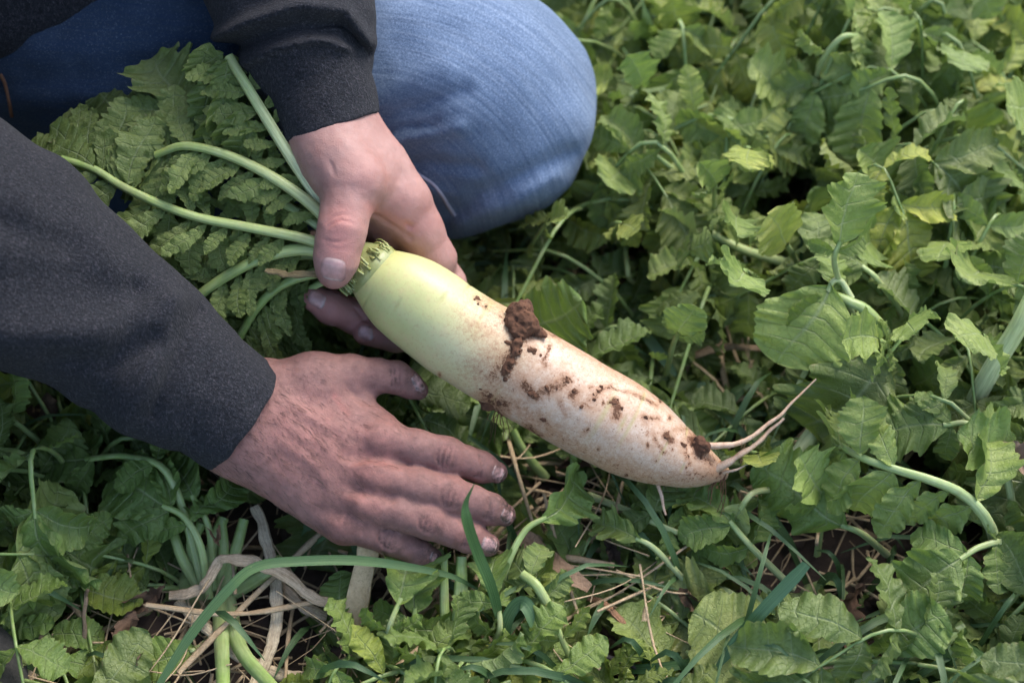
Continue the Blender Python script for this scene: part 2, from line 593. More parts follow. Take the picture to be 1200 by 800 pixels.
def mat_dry(name, a, b, c):
    M = Mat(name)
    co = M.obj()
    oi = M.n('ObjectInfo', out=1)
    n1 = M.noise(co, 130, 5, 0.7)
    fb = M.noise(M.n('VectorMath', props={'operation': 'MULTIPLY'}, i0=M.attr('fibre', 1), i1=(1.0, 1.0, 0.35)), 5.0, 4, 0.7)
    n2 = M.noise(co, 600, 4, 0.75)
    base = M.mix(M.ramp(n1, (0.32, 0.0), (0.68, 1.0)), a, b)
    base = M.mix(M.ramp(fb, (0.35, 0.75), (0.55, 0.0)), base, c)
    base = M.mix(M.ramp(n2, (0.5, 0.0), (0.75, 0.6)), base, c)
    base = M.mix(1.0, base, oi, 'MULTIPLY')
    return M.set(Base_Color=base, Roughness=0.75, Normal=M.bump(M.math('ADD', M.math('ADD', n1, n2), M.math('MULTIPLY', fb, 1.6)), 0.8, 0.0014))

def mat_grass():
    M = Mat('grass_blade')
    co = M.obj()
    oi = M.n('ObjectInfo', out=1)
    uv = M.n('TexCoord', out=2)
    M.n('SeparateXYZ', Vector=uv)
    u, v = M.t.nodes[-1].outputs[0], M.t.nodes[-1].outputs[1]
    rib = M.n('TexNoise', Vector=M.n('CombineXYZ', X=M.math('MULTIPLY', v, 14.0), Y=M.math('MULTIPLY', u, 0.8), Z=0.0), Scale=1.6, Detail=3.0)
    n1 = M.noise(co, 55, 4, 0.6)
    base = M.mix(M.ramp(rib, (0.35, 0.0), (0.65, 1.0)), (0.040, 0.085, 0.030), (0.11, 0.175, 0.070))
    base = M.mix(M.ramp(n1, (0.45, 0.0), (0.7, 0.5)), base, (0.055, 0.11, 0.05))
    base = M.mix(M.ramp(M.noise(co, 90, 3, 0.6), (0.70, 0.0), (0.74, 0.8)), base, (0.34, 0.30, 0.15))
    base = M.mix(1.0, base, oi, 'MULTIPLY')
    M.set(Base_Color=base, Roughness=0.42, Normal=M.bump(rib, 0.5, 0.0006))
    tr = M.n('BsdfTranslucent', Color=base)
    mx = M.n('MixShader', i0=0.2, i1=M.b.outputs[0], i2=tr)
    M.t.links.new(mx, M.out.inputs[0])
    return M.m

def mat_plain(name, c, rough=0.7):
    M = Mat(name)
    n = M.noise(M.obj(), 300, 4, 0.7)
    return M.set(Base_Color=M.mix(n, tuple(x * 0.7 for x in c), tuple(min(1, x * 1.25) for x in c)), Roughness=rough, Normal=M.bump(n, 0.3, 0.0006))

SKIN, NAIL, FLEECE, DENIM = mat_skin(), mat_nail(), mat_fleece(), mat_denim()
LEAF, STALK, RADISH, GRASS = mat_leaf(), mat_stalk(), mat_radish(), mat_grass()
SOIL = mat_soil('soil', (0.028, 0.019, 0.014), (0.085, 0.055, 0.040), 60)
CLOD = mat_soil('clod', (0.060, 0.025, 0.013), (0.175, 0.078, 0.038), 180)
DRY = mat_dry('dry_stalk', (0.42, 0.32, 0.21), (0.60, 0.50, 0.36), (0.24, 0.15, 0.085))
DEAD = mat_dry('dead_leaf', (0.20, 0.13, 0.085), (0.36, 0.26, 0.18), (0.10, 0.062, 0.04))
TWIG = mat_plain('twig', (0.07, 0.055, 0.055))
THREAD = mat_plain('thread', (0.30, 0.30, 0.36))
RUST = mat_plain('thread_rust', (0.22, 0.10, 0.05))
HAIR = mat_plain('hair', (0.03, 0.018, 0.012), 0.5)

# ------------------------------------------------------------------ ground
def build_ground():
    N = 170
    ax = np.concatenate([np.linspace(-60, -1.6, 24), np.linspace(-1.5, 1.5, N), np.linspace(1.6, 60, 24)])
    ay = np.concatenate([np.linspace(-60, -0.6, 24), np.linspace(-0.5, 2.5, N), np.linspace(2.6, 90, 24)])
    X, Y = np.meshgrid(ax, ay, indexing='ij')
    P = np.stack([X, Y, np.zeros_like(X)], -1)
    Z = 0.014 * fbm(P, 9, 3) + 0.006 * vnoise(P, 60) - 0.004
    V = np.stack([X, Y, Z], -1).reshape(-1, 3)
    n0, n1 = X.shape
    i = np.arange(n0 * n1).reshape(n0, n1)
    Q = np.stack([i[:-1, :-1], i[1:, :-1], i[1:, 1:], i[:-1, 1:]], -1).reshape(-1, 4)
    o = link('ground', mesh_np('ground', V, Q, SOIL))
    tag(o, 'dark brown soil showing between the plants', None, None, 'structure')
build_ground()

# ------------------------------------------------------------------ the person
def chain(s, nodes, k, n=None, f=1.0):
    for a, b in zip(nodes[:-1], nodes[1:]):
        s.bone(C(*a[:3]), C(*b[:3]), RR(a[3], a[2]), RR(b[3], b[2]), k * S, n, f)

def crease(s, c, d, half, w, amp, arch=0.0, zc=0.0):
    """short groove across a finger: centre pixel c, across-direction d"""
    d = np.array(d, float); d /= np.linalg.norm(d)
    t = np.array([-d[1], d[0]])
    pts = []
    for a in (-1, -0.5, 0, 0.5, 1):
        p = np.array(c[:2]) + d * half * a + t * arch * (1 - a * a)
        pts.append(C(p[0], p[1], c[2] + zc * (1 - a * a)))
    s.dent(pts, w * S, amp * S)
    s.creases.append((pts, amp))

def right_hand():
    s = Sdf()
    n = np.array([0, 0.42, 1.0]); n /= np.linalg.norm(n)
    # wrist and metacarpals
    s.bone(C(120, 385, 66), C(282, 492, 30), RR(66, 66), RR(64, 30), 20 * S, n, 0.72)
    for a, b in (((305, 468, 22, 42), (446, 517, 26, 28)), ((305, 482, 28, 46), (441, 562, 40, 29)),
                 ((300, 500, 30, 48), (429, 592, 46, 28)), ((290, 514, 30, 46), (404, 613, 46, 25))):
        s.bone(C(*a[:3]), C(*b[:3]), RR(a[3]), RR(b[3]), 22 * S, n, 0.82)
    # thumb
    chain(s, [(318, 466, 14, 38), (368, 447, 10, 31), (411, 440, 4, 25)], 20)
    chain(s, [(411, 440, 4, 24.5), (440, 440, 2, 20), (464, 442, -2, 18.5), (480, 451, -10, 15), (491, 457, -16, 11.5)], 7)
    s.bone(C(392, 468, 4), C(440, 503, 14), RR(30), RR(22), 20 * S)
    # fingers
    chain(s, [(446, 517, 28, 25), (488, 525, 30, 21.5), (525, 534, 28, 21), (546, 541, 20, 18.2), (563, 547, 13, 18), (582, 553, 5, 12.8)], 7)
    chain(s, [(441, 562, 44, 25), (488, 570, 45, 21.5), (530, 581, 43, 21.5), (553, 588, 35, 18.6), (574, 596, 27, 18.2), (591, 603, 19, 13.0)], 7)
    chain(s, [(429, 592, 50, 24), (468, 601, 52, 20.5), (504, 611, 50, 20.5), (528, 621, 44, 18), (549, 629, 36, 18), (572, 638, 27, 14)], 7)
    chain(s, [(404, 613, 50, 21), (432, 623, 48, 17.5), (457, 632, 44, 17.5), (474, 639, 37, 15), (491, 647, 30, 15), (508, 653, 22, 11)], 7)
    # knuckle heads, tendons, veins
    for x, y, z, r in ((447, 515, 36, 20), (441, 560, 52, 21), (427, 591, 57, 19.5), (403, 612, 55, 17)):
        s.ell(C(x, y, z), np.array([RR(r * 1.15), RR(r), RR(r)]), k=14 * S)
    for a, b in (((330, 478, 62), (440, 516, 54)), ((325, 492, 68), (432, 560, 72)), ((322, 506, 70), (420, 589, 77))):
        s.dent([C(*a), C(*b)], 9 * S, -2.0 * S)
    for pts in (((340, 470, 60), (380, 500, 65), (400, 540, 74), (432, 545, 70)), ((330, 520, 72), (370, 545, 76), (390, 580, 78)), ((400, 510, 62), (430, 540, 68))):
        s.dent([C(*p) for p in pts], 6 * S, -1.3 * S)
    # valleys between the knuckles
    for a, b in (((405, 535, 60), (462, 541, 55)), ((400, 572, 74), (455, 582, 66)), ((380, 600, 74), (425, 607, 70))):
        s.dent([C(*a), C(*b)], 9 * S, 3.4 * S)
    # creases over the finger joints
    ux = lambda a, b: (-(b[1] - a[1]), b[0] - a[0])
    for c, a, b, half in (((526, 534, 47), (446, 517), (582, 553), 15), ((531, 581, 63), (441, 562), (591, 603), 15), ((505, 611, 69), (429, 592), (572, 638), 14), ((458, 632, 60), (404, 613), (508, 653), 11)):
        d = ux(a, b); t = np.array([b[0] - a[0], b[1] - a[1]], float); t /= np.linalg.norm(t)
        for off, amp, hf, arch in ((-9, 2.0, 0.8, 5), (-4.5, 2.9, 1.0, 3), (0, 2.0, 0.9, 0), (4.5, 2.9, 1.0, -3), (9, 1.8, 0.8, -5)):
            crease(s, (c[0] + t[0] * off, c[1] + t[1] * off, c[2]), d, half * hf, 2.2, amp, arch, 3)
    for c, a, b, half in (((562, 546, 30), (446, 517), (582, 553), 12), ((573, 595, 44), (441, 562), (591, 603), 12), ((548, 628, 53), (429, 592), (572, 638), 12)):
        d = ux(a, b); t = np.array([b[0] - a[0], b[1] - a[1]], float); t /= np.linalg.norm(t)
        for off, amp in ((-3.5, 1.2), (0, 1.5), (3.5, 1.1)):
            crease(s, (c[0] + t[0] * off, c[1] + t[1] * off, c[2]), d, half, 1.9, amp, 0, 2)
    for off, amp in ((-5, 1.4), (0, 1.8), (5, 1.3)):
        crease(s, (463 + off, 440 + off * 0.3, 15), (0.1, 1), 13, 2.2, amp, 0, 2)
    s.dent([C(404, 455, 26), C(428, 474, 26)], 7 * S, 2.5 * S)
    s.fn(lambda P: 0.00035 * vnoise(P, 110) + 0.00018 * vnoise(P, 300))
    return s

def left_hand():
    s = Sdf()
    # forearm, wrist
    s.bone(C(345, 40, -25), C(390, 158, -8), RR(58, -20), RR(50, -8), 20 * S, np.array([0.3, 0, 1.0]) / 1.044, 0.85)
    # thumb: metacarpal to tip
    chain(s, [(384, 165, 6, 42), (398, 190, 18, 39), (411, 217, 32, 35)], 22)
    chain(s, [(411, 217, 32, 34), (406, 243, 40, 28), (401, 268, 46, 28), (397, 286, 46, 26), (394, 305, 44, 25), (391, 319, 39, 20)], 9)
    s.ell(C(424, 209, 40), np.array([RR(22), RR(20), RR(18)]), k=18 * S)
    # back of the hand / index side
    chain(s, [(402, 160, -14, 46), (436, 198, -24, 38), (470, 236, -34, 33)], 24)
    chain(s, [(398, 168, -40, 44), (440, 225, -70, 40), (480, 262, -78, 30)], 24)
    chain(s, [(398, 180, -60, 38), (430, 245, -105, 36), (460, 280, -112, 26)], 24)
    # web between thumb and index, palm behind the stalks
    s.bone(C(414, 208, 12), C(462, 238, -28), RR(32), RR(29), 26 * S)
    s.bone(C(420, 225, -50), C(455, 265, -62), RR(38), RR(30), 22 * S)
    # fingers wrapping round behind the crown
    chain(s, [(470, 236, -34, 32), (490, 268, -46, 28), (509, 304, -64, 24.5), (500, 335, -86, 22), (462, 360, -92, 21)], 10)
    chain(s, [(462, 360, -92, 21), (420, 372, -70, 20.5), (388, 360, -52, 19.5), (369, 350, -44, 15.5)], 7)
    chain(s, [(480, 262, -78, 28), (522, 333, -92, 23.5), (520, 372, -112, 20), (494, 388, -92, 19)], 9)
    chain(s, [(494, 392, -92, 19), (464, 396, -74, 17), (429, 389, -56, 15.5)], 2.5)
    chain(s, [(460, 280, -112, 25), (510, 360, -128, 22), (500, 385, -132, 18), (470, 385, -116, 15)], 9)
    chain(s, [(440, 290, -130, 22), (480, 355, -150, 19), (465, 380, -150, 16), (440, 378, -136, 14)], 9)
    # fold of the web and creases
    s.dent([C(432, 241, 16), C(450, 246, 0), C(470, 256, -10), C(480, 264, -14)], 5 * S, 2.8 * S)
    s.dent([C(436, 250, 10), C(455, 262, -6), C(480, 279, -18)], 4 * S, 2.6 * S)
    s.dent([C(470, 205, 6), C(456, 225, 10), C(440, 236, 18)], 9 * S, 2.4 * S)
    for off, amp, hf, arch in ((-18, 1.0, 20, 8), (-9, 2.0, 21, 8), (-4, 1.1, 15, 6), (11, 2.2, 21, -5), (17, 1.0, 16, -6)):
        crease(s, (400 - off * 0.15, 268 + off, 72), (1, -0.08), hf, 2.4, amp, arch * -1, 3)
    for k, (a, b) in enumerate((((352, 196), (368, 222)), ((359, 186), (375, 224)), ((367, 182), (380, 216)), ((375, 180), (386, 208)), ((384, 182), (391, 204)))):
        s.dent([C(a[0], a[1], 12 + 10 * k), C((a[0] + b[0]) / 2 + 1, (a[1] + b[1]) / 2 + 1, 22 + 10 * k), C(b[0], b[1], 30 + 9 * k)], 3.0 * S, 1.5 * S)
    for c in ((504, 318, -36), (425, 372, -48)):
        crease(s, c, (0.6, 0.6), 14, 2.4, 1.6)
    s.fn(lambda P: 0.0003 * vnoise(P, 110) + 0.00018 * vnoise(P, 300))
    return s

def skin_attr(V, which, s):
    """blush, grime and ground-in dirt, painted where the photograph shows them"""
    px = 600 + V[:, 0] / -V[:, 2] * F_PX
    py = 400 - V[:, 1] / -V[:, 2] * F_PX
    xy = np.stack([px, py], 1)
    g = lambda pts, w: np.exp(-(poly_dist2(xy, pts if len(pts) > 1 else pts * 2) / w) ** 2)
    red = np.zeros(len(V)); grime = np.zeros(len(V)); dirt = np.zeros(len(V))
    if which == 'right':
        red += 0.45 * g([(446, 517), (441, 562), (428, 592), (404, 613)], 26) + 0.5 * g([(345, 500), (400, 540)], 45)
        for c in ((526, 534), (531, 581), (505, 611), (545, 628)): red += 0.4 * g([c], 18)
        red += 0.9 * g([(392, 464), (407, 484)], 3.5)
        red += 0.25
        grime += 0.80 + 0.3 * g([(480, 560), (600, 600)], 90) + 0.45 * g([(400, 615), (520, 660)], 22) + 0.4 * g([(455, 440), (505, 462)], 22)
        grime += 0.35 * g([(430, 560), (410, 600)], 25) + 0.3 * g([(330, 440), (420, 420)], 22)
        for a, b, w in (((500, 603), (516, 622), 6), ((492, 604), (507, 624), 4), ((528, 568), (537, 594), 5), ((524, 524), (530, 545), 4), ((570, 586), (577, 606), 5), ((447, 622), (466, 642), 8), ((400, 604), (425, 618), 10)):
            dirt += 0.42 * g([a, b], w)
        dirt += 1.0 * g([(588, 558), (602, 610), (583, 648)], 13) + 0.7 * g([(500, 648), (520, 660)], 12) + 0.55 * g([(480, 445), (503, 462)], 9)
    else:
        red += 0.75 * g([(399, 262), (397, 290)], 22) + 0.35 * g([(470, 250), (490, 280)], 30) + 0.6 * g([(365, 350), (430, 390)], 22) + 0.25 * g([(425, 208)], 24)
        red += 0.5 * g([(436, 244), (482, 266)], 8)
        grime += 0.10 + 0.25 * g([(365, 352), (440, 395)], 28)
        dirt += 0.25 * g([(372, 325), (385, 338)], 6)
    for pts, amp in s.creases:
        c = np.mean(pts, 0)
        m = np.where(((V - c) ** 2).sum(1) < (45 * S) ** 2)[0]
        if not len(m): continue
        best = None
        for a, b in zip(pts[:-1], pts[1:]):
            d, _ = seg_dist(V[m], a, b)
            best = d if best is None else np.minimum(best, d)
        e = np.exp(-(best / (1.9 * S)) ** 2) * min(1, amp / 2.0)
        if which == 'right': dirt[m] = np.maximum(dirt[m], 0.95 * e)
        else: dirt[m] = np.maximum(dirt[m], 0.16 * e)
        red[m] += 0.35 * e
    return np.clip(np.stack([red, grime, dirt], 1), 0, 1)

def nail(s, parent, loc, px, py, ddir, wid, leng, n, z0, grime=0.3, lift=0.9):
    """curved plate laid on the finger tip, following the skin"""
    d = np.array([ddir[0], -ddir[1], 0.0]); d /= np.linalg.norm(d)
    n = np.array([n[0], -n[1], n[2]], float); n /= np.linalg.norm(n)
    d = d - n * (d @ n); d /= np.linalg.norm(d)
    a = np.cross(n, d)
    c0 = C(px, py, z0)
    NU, NV = 13, 13
    pts, at = [], []
    us = np.linspace(-1, 1, NU); vs = np.linspace(-1, 1, NV)
    for u in us:
        for v in vs:
            # square grid pressed into a rounded plate
            r = max(abs(u), abs(v))
            if r > 0:
                q = (abs(u) ** 3.4 + abs(v) ** 3.4) ** (1 / 3.4)
                uu, vv = u * r / q, v * r / q
            else: uu = vv = 0.0
            P = c0 + d * uu * leng * S / 2 + a * vv * wid * S / 2
            pts.append(P)
            at.append(((uu + 1) / 2, min(1.0, grime * (0.95 + 0.9 * max(0, uu) ** 2 + 0.6 * abs(vv) ** 4)), max(0, (r - 0.80) / 0.2)))
    P = np.array(pts) + n * 30 * S
    for _ in range(60):
        P = P - n * (s.at(P) * 0.75)[:, None]
    at = np.array(at)
    rr = at[:, 2]
    tt = (np.array(pts) + n * 30 * S - P) @ n
    md = np.median(tt); tc = np.clip(tt, md - 5 * S, md + 7 * S)
    P = np.array(pts) + n * 30 * S - n * tc[:, None]
    P = P + n * (lift * S * (1 - rr) - 0.5 * S * rr)[:, None]
    i = np.arange(NU * NV).reshape(NU, NV)
    Q = np.stack([i[:-1, :-1], i[1:, :-1], i[1:, 1:], i[:-1, 1:]], -1).reshape(-1, 4)
    me = mesh_np('fingernail', c2w(P) - loc, Q, NAIL)
    add_attr(me, 'nail', at)
    return link('fingernail', me, parent)

def fold_fn(lines, noise_amp=0.0, noise_scale=40):
    """cloth folds: (polyline in pixels, width, amplitude) pushed into or out of the cloth on the side that faces the viewer"""
    def f(P):
        px = 600 + P[:, 0] / -P[:, 2] * F_PX
        py = 400 - P[:, 1] / -P[:, 2] * F_PX
        xy = np.stack([px, py], 1)
        t = np.zeros(len(P))
        for pts, w, amp in lines:
            t += amp * S * np.exp(-(poly_dist2(xy, pts) / w) ** 2)
        if noise_amp:
            t += noise_amp * fbm(P, noise_scale, 3)
        return t
    return f

WP = lambda x, y, z: w2c(np.array([x, y, z]))     # world point in camera space
PBASE = np.array([-0.52, 0.80, 0.0])
BOOTP = G(-62, 818, 0.03)
SHO_R, SHO_L = WP(-0.50, 0.50, 0.66), WP(-0.46, 0.86, 0.70)
HIP_R, HIP_L = WP(-0.80, 0.56, 0.26), WP(-0.76, 0.86, 0.26)

def build_person():
    root = empty('person', PBASE)
    tag(root, 'person in charcoal sweatshirt and blue jeans gripping a white radish by its leaf stalks', 'person')
    rh, lh = right_hand(), left_hand()
    Vs, Qs, As, off = [], [], [], 0
    for s, nm in ((rh, 'right'), (lh, 'left')):
        V, Q = s.mesh(0.00068)
        Vs.append(V); Qs.append(Q + off); off += len(V); As.append(skin_attr(V, nm, s))
    # the rest of the body, under the clothes and beyond the frame
    b = Sdf()
    k = 0.05
    b.bone(WP(-0.78, 0.71, 0.28), WP(-0.66, 0.70, 0.46), 0.105, 0.12, k)
    b.bone(WP(-0.66, 0.70, 0.46), WP(-0.50, 0.69, 0.62), 0.12, 0.125, k)
    b.bone(SHO_R, SHO_L, 0.065, 0.065, k)
    b.bone(WP(-0.47, 0.685, 0.68), WP(-0.38, 0.685, 0.80), 0.058, 0.055, 0.03)
    b.ell(WP(-0.32, 0.685, 0.86), np.array([0.078, 0.10, 0.095]), k=0.03)
    b.ell(WP(-0.275, 0.685, 0.80), np.array([0.055, 0.065, 0.055]), k=0.03)
    b.bone(WP(-0.235, 0.685, 0.855), WP(-0.222, 0.685, 0.815), 0.010, 0.015, 0.012)
    for sy in (-1, 1):
        b.ell(WP(-0.335, 0.685 + sy * 0.08, 0.845), np.array([0.018, 0.03, 0.02]), k=0.008)
        b.ell(WP(-0.243, 0.685 + sy * 0.032, 0.862), np.array([0.014, 0.012, 0.012]), k=0.006)
    b.bone(WP(-0.232, 0.665, 0.785), WP(-0.232, 0.705, 0.785), 0.007, 0.007, 0.006)
    elr, ell_ = C(-150, 210, 145), C(270, -150, -30)
    b.bone(SHO_R, C(-330, 60, 190), 0.048, 0.042, 0.03); b.bone(C(-330, 60, 190), elr, 0.042, 0.042, 0.03); b.bone(elr, C(120, 385, 66), 0.042, 0.030, 0.03)
    b.bone(SHO_L, ell_, 0.052, 0.042, 0.03); b.bone(ell_, C(345, 40, -25), 0.042, 0.028, 0.03)
    for h_, kn, an in ((HIP_L, C(520, 112, -232), C(200, 215, -335)), (HIP_R, WP(-0.42, 0.42, 0.40), w2c(BOOTP + np.array([-0.21, 0.0, 0.10])))):
        b.bone(h_, kn, 0.068, 0.045, 0.03); b.bone(kn, an, 0.042, 0.03, 0.02)
    V, Q = b.mesh(0.007)
    Vs.append(V); Qs.append(Q + off); As.append(np.tile([0.2, 0.05, 0.0], (len(V), 1)))
    me = mesh_np('body', c2w(np.concatenate(Vs)) - PBASE, np.concatenate(Qs), SKIN)
    add_attr(me, 'skin', np.concatenate(As))
    link('body', me, root)
    # fine dark hair over the back of the lower hand
    V0, Q0 = Vs[0], Qs[0]
    fn_ = np.cross(V0[Q0[:, 1]] - V0[Q0[:, 0]], V0[Q0[:, 3]] - V0[Q0[:, 0]])
    fc = V0[Q0].mean(1); fn_ /= np.linalg.norm(fn_, axis=1)[:, None] + 1e-12
    if (fn_[:, 2] * (fc[:, 2] - fc[:, 2].mean())).mean() < 0: fn_ = -fn_
    fx = 600 + fc[:, 0] / -fc[:, 2] * F_PX; fy = 400 - fc[:, 1] / -fc[:, 2] * F_PX
    wgt = (fn_[:, 2] > 0.25) * (np.exp(-(poly_dist2(np.stack([fx, fy], 1), [(285, 510), (330, 500), (380, 545)]) / 55) ** 2) + 0.10 * np.exp(-(poly_dist2(np.stack([fx, fy], 1), [(470, 525), (480, 568), (460, 600)]) / 20) ** 2))
    pick = nrs.choice(len(fc), 900, p=wgt / wgt.sum())
    hv, hq, off2 = [], [], 0
    for q in pick:
        L = rnd.uniform(7, 16) * S
        d = np.array([0.75 + rnd.uniform(-0.35, 0.35), -0.65 + rnd.uniform(-0.3, 0.3), 0.0])
        d -= fn_[q] * (d @ fn_[q]); d /= np.linalg.norm(d)
        sd_ = np.cross(d, fn_[q]) * rnd.uniform(-0.2, 0.2)
        Pp = np.array([fc[q], fc[q] + d * L * 0.4 + fn_[q] * L * 0.10, fc[q] + (d + sd_ * 0.7) * L * 0.75 + fn_[q] * L * 0.12, fc[q] + (d + sd_) * L + fn_[q] * L * 0.10])
        V, Q = tube(Pp, np.array([0.13, 0.12, 0.09, 0.03]) * S, 3, up=fn_[q])
        hv.append(V); hq.append(Q + off2); off2 += len(V)
    tag(link('arm_hair', mesh_np('arm_hair', c2w(np.concatenate(hv)) - PBASE, np.concatenate(hq), HAIR), root), kind='stuff')
    # fingernails
    cam_n = (0, 0, 1)
    nail(rh, root, PBASE, 584, 553.5, (19, 6), 17, 18, (0.45, -0.35, 1), 20, 0.75)
    nail(rh, root, PBASE, 594, 603.5, (17, 7), 18, 18, (0.5, -0.2, 1), 34, 0.95)
    nail(rh, root, PBASE, 574, 639, (23, 9), 20, 22, (0.3, 0.1, 1), 44, 0.75)
    nail(rh, root, PBASE, 510, 653, (17, 6), 14, 15, (0.5, -0.1, 1), 36, 1.0)
    nail(rh, root, PBASE, 489, 449, (16, 9), 15, 20, (0.3, -0.9, 0.7), 0, 0.8)
    nail(lh, root, PBASE, 390, 316, (-3, 14), 31, 29, (-0.05, 0.22, 1), 66, 0.22)
    nail(lh, root, PBASE, 366, 346, (-19, -10), 19, 19, (-0.45, -0.45, 0.9), -22, 0.35)
    nail(lh, root, PBASE, 426, 386, (-34, -6), 16, 18, (-0.25, -0.5, 0.9), -36, 0.35)

    # sweatshirt: both sleeves, torso
    sw = Sdf()
    # right sleeve (near the viewer)
    nodes = [(-330, 60, 190, 128), (-150, 205, 150, 140), (0, 300, 104, 133), (60, 338, 88, 116), (125, 382, 72, 101), (185, 424, 58, 86), (222, 449, 50, 79)]
    for a, c in zip(nodes[:-1], nodes[1:]):
        sw.bone(C(*a[:3]), C(*c[:3]), RR(a[3], a[2]), RR(c[3], c[2]), 14 * S)
    sw.bone(C(-330, 60, 190), SHO_R, RR(128, 190), 0.085, 0.03)
    cuff = Sdf()
    cn = C(300, 500, 24) - C(225, 450, 50)
    cuff.bone(C(226, 450, 49), C(262, 475, 38), RR(76, 50), RR(71, 38), 6 * S)
    cuff.bone(C(262, 475, 38), C(330, 522, 14), RR(71, 38), RR(68, 14), 6 * S)
    cuff.plane(C(285, 492, 30), cn, 3 * S)
    cuff.plane(C(222, 447, 50), -cn, 6 * S)
    cuff.cut(C(268, 480, 38), C(340, 530, 10), RR(62, 30), RR(64, 10), 3 * S)
    # left sleeve
    nodes2 = [(270, -160, -30, 100), (325, -40, -25, 94), (344, 10, -22, 90), (354, 42, -20, 82), (362, 70, -18, 73)]
    sw2 = Sdf()
    for a, c in zip(nodes2[:-1], nodes2[1:]):
        sw2.bone(C(*a[:3]), C(*c[:3]), RR(a[3], a[2]), RR(c[3], c[2]), 12 * S)
    sw2.bone(C(270, -160, -30), SHO_L, RR(100, -30), 0.085, 0.03)
    cuff2 = Sdf()
    cn2 = C(392, 160, -8) - C(364, 72, -18)
    cuff2.bone(C(362, 68, -18), C(380, 120, -12), RR(72, -18), RR(62, -12), 6 * S)
    cuff2.bone(C(380, 120, -12), C(400, 190, -6), RR(62, -12), RR(57, -6), 6 * S)
    cuff2.plane(C(390, 150, -8), cn2 + np.array([0.0, 0.0, -0.012]), 3 * S)
    cuff2.plane(C(360, 62, -18), -cn2, 6 * S)
    cuff2.cut(C(385, 140, -10), C(405, 205, -5), RR(51, -10), RR(54, -5), 3 * S)
    # folds
    sw.fn(fold_fn([([(0, 215), (60, 262), (130, 320)], 26, -6), ([(0, 330), (70, 335), (165, 345)], 30, 8), ([(10, 395), (110, 390), (200, 352)], 24, -9),
                   ([(160, 345), (150, 390), (115, 470)], 15, 10), ([(208, 350), (190, 400), (150, 490)], 13, -9), ([(232, 366), (212, 410), (180, 485)], 7, 8),
                   ([(60, 250), (100, 300), (120, 350)], 24, 5), ([(0, 445), (90, 455)], 18, 10), ([(0, 265), (80, 290)], 18, 8), ([(60, 420), (130, 425), (180, 400)], 14, 7)], 0.0032, 20))
    cuff.fn(fold_fn([([(262, 392), (240, 440), (200, 512)], 6, -2.5)], 0.0012, 45))
    sw2.fn(fold_fn([([(250, 45), (290, 25), (350, 5), (405, 12), (432, 50)], 8, -14), ([(262, 62), (300, 45), (352, 30), (400, 32), (425, 60)], 8, 16),
                    ([(285, 75), (320, 58), (370, 46), (424, 60)], 4.5, -9), ([(300, 0), (360, -15)], 14, 5)], 0.0018, 26))
    cuff2.fn(fold_fn([([(300, 80), (318, 110), (325, 150)], 9, 3)], 0.0010, 45))
    parts = []
    for s_, h in ((sw, 0.0022), (cuff, 0.0013), (sw2, 0.002), (cuff2, 0.0011)):
        parts.append(s_.mesh(h))
    # torso of the sweatshirt
    to = Sdf()
    to.bone(WP(-0.80, 0.71, 0.31), WP(-0.66, 0.70, 0.47), 0.165, 0.165, 0.05)
    to.bone(WP(-0.66, 0.70, 0.47), WP(-0.50, 0.69, 0.62), 0.165, 0.165, 0.05)
    to.bone(SHO_R, SHO_L, 0.085, 0.085, 0.06)
    to.bone(WP(-0.50, 0.685, 0.66), WP(-0.44, 0.685, 0.72), 0.10, 0.075, 0.04)      # hood lying round the neck
    # the front of the sweatshirt hanging over the thigh, with its hem
    to.bone(C(-230, -120, -40), C(60, -30, -92), RR(150), RR(58), 30 * S)
    to.bone(C(-230, -20, -60), C(0, 10, -95), RR(90), RR(45), 30 * S)
    to.bone(C(-20, 14, -92), C(62, -6, -98), RR(56), RR(54), 20 * S)
    to.bone(C(62, -6, -98), C(128, -22, -104), RR(52), RR(40), 20 * S)
    to.fn(fold_fn([([(0, 62), (80, 40), (155, 10)], 6, -3), ([(0, 20), (60, 10), (110, -20)], 14, 6), ([(40, 48), (60, 30)], 8, 4)], 0.003, 20))
    parts.append(to.mesh(0.0045))
    off = 0; Vs, Qs = [], []
    for V, Q in parts:
        Vs.append(V); Qs.append(Q + off); off += len(V)
    link('sweatshirt', mesh_np('sweatshirt', c2w(np.concatenate(Vs)) - PBASE, np.concatenate(Qs), FLEECE), root)

    # jeans: left knee in view, right leg beside the frame
    je = Sdf()
    kz = -236
    je.bone(HIP_L, C(150, 60, kz), 0.105, RR(128, kz), 0.03)
    je.bone(C(150, 60, kz), C(480, 98, kz), RR(128, kz), RR(124, kz), 0.03)
    je.bone(C(480, 98, kz), C(556, 126, kz), RR(124, kz), RR(134, kz), 0.03)
    je.bone(C(556, 126, kz), C(505, 165, kz - 20), RR(130, kz), RR(98, kz), 0.02)
    je.bone(C(505, 165, kz - 20), C(150, 210, kz - 110), RR(98, kz), RR(80, kz), 0.02)
    je.bone(HIP_R, WP(-0.42, 0.42, 0.40), 0.10, 0.075, 0.03)
    je.bone(WP(-0.42, 0.42, 0.40), w2c(BOOTP + np.array([-0.21, 0.0, 0.12])), 0.072, 0.066, 0.02)
    je.bone(HIP_R, HIP_L, 0.145, 0.145, 0.05)
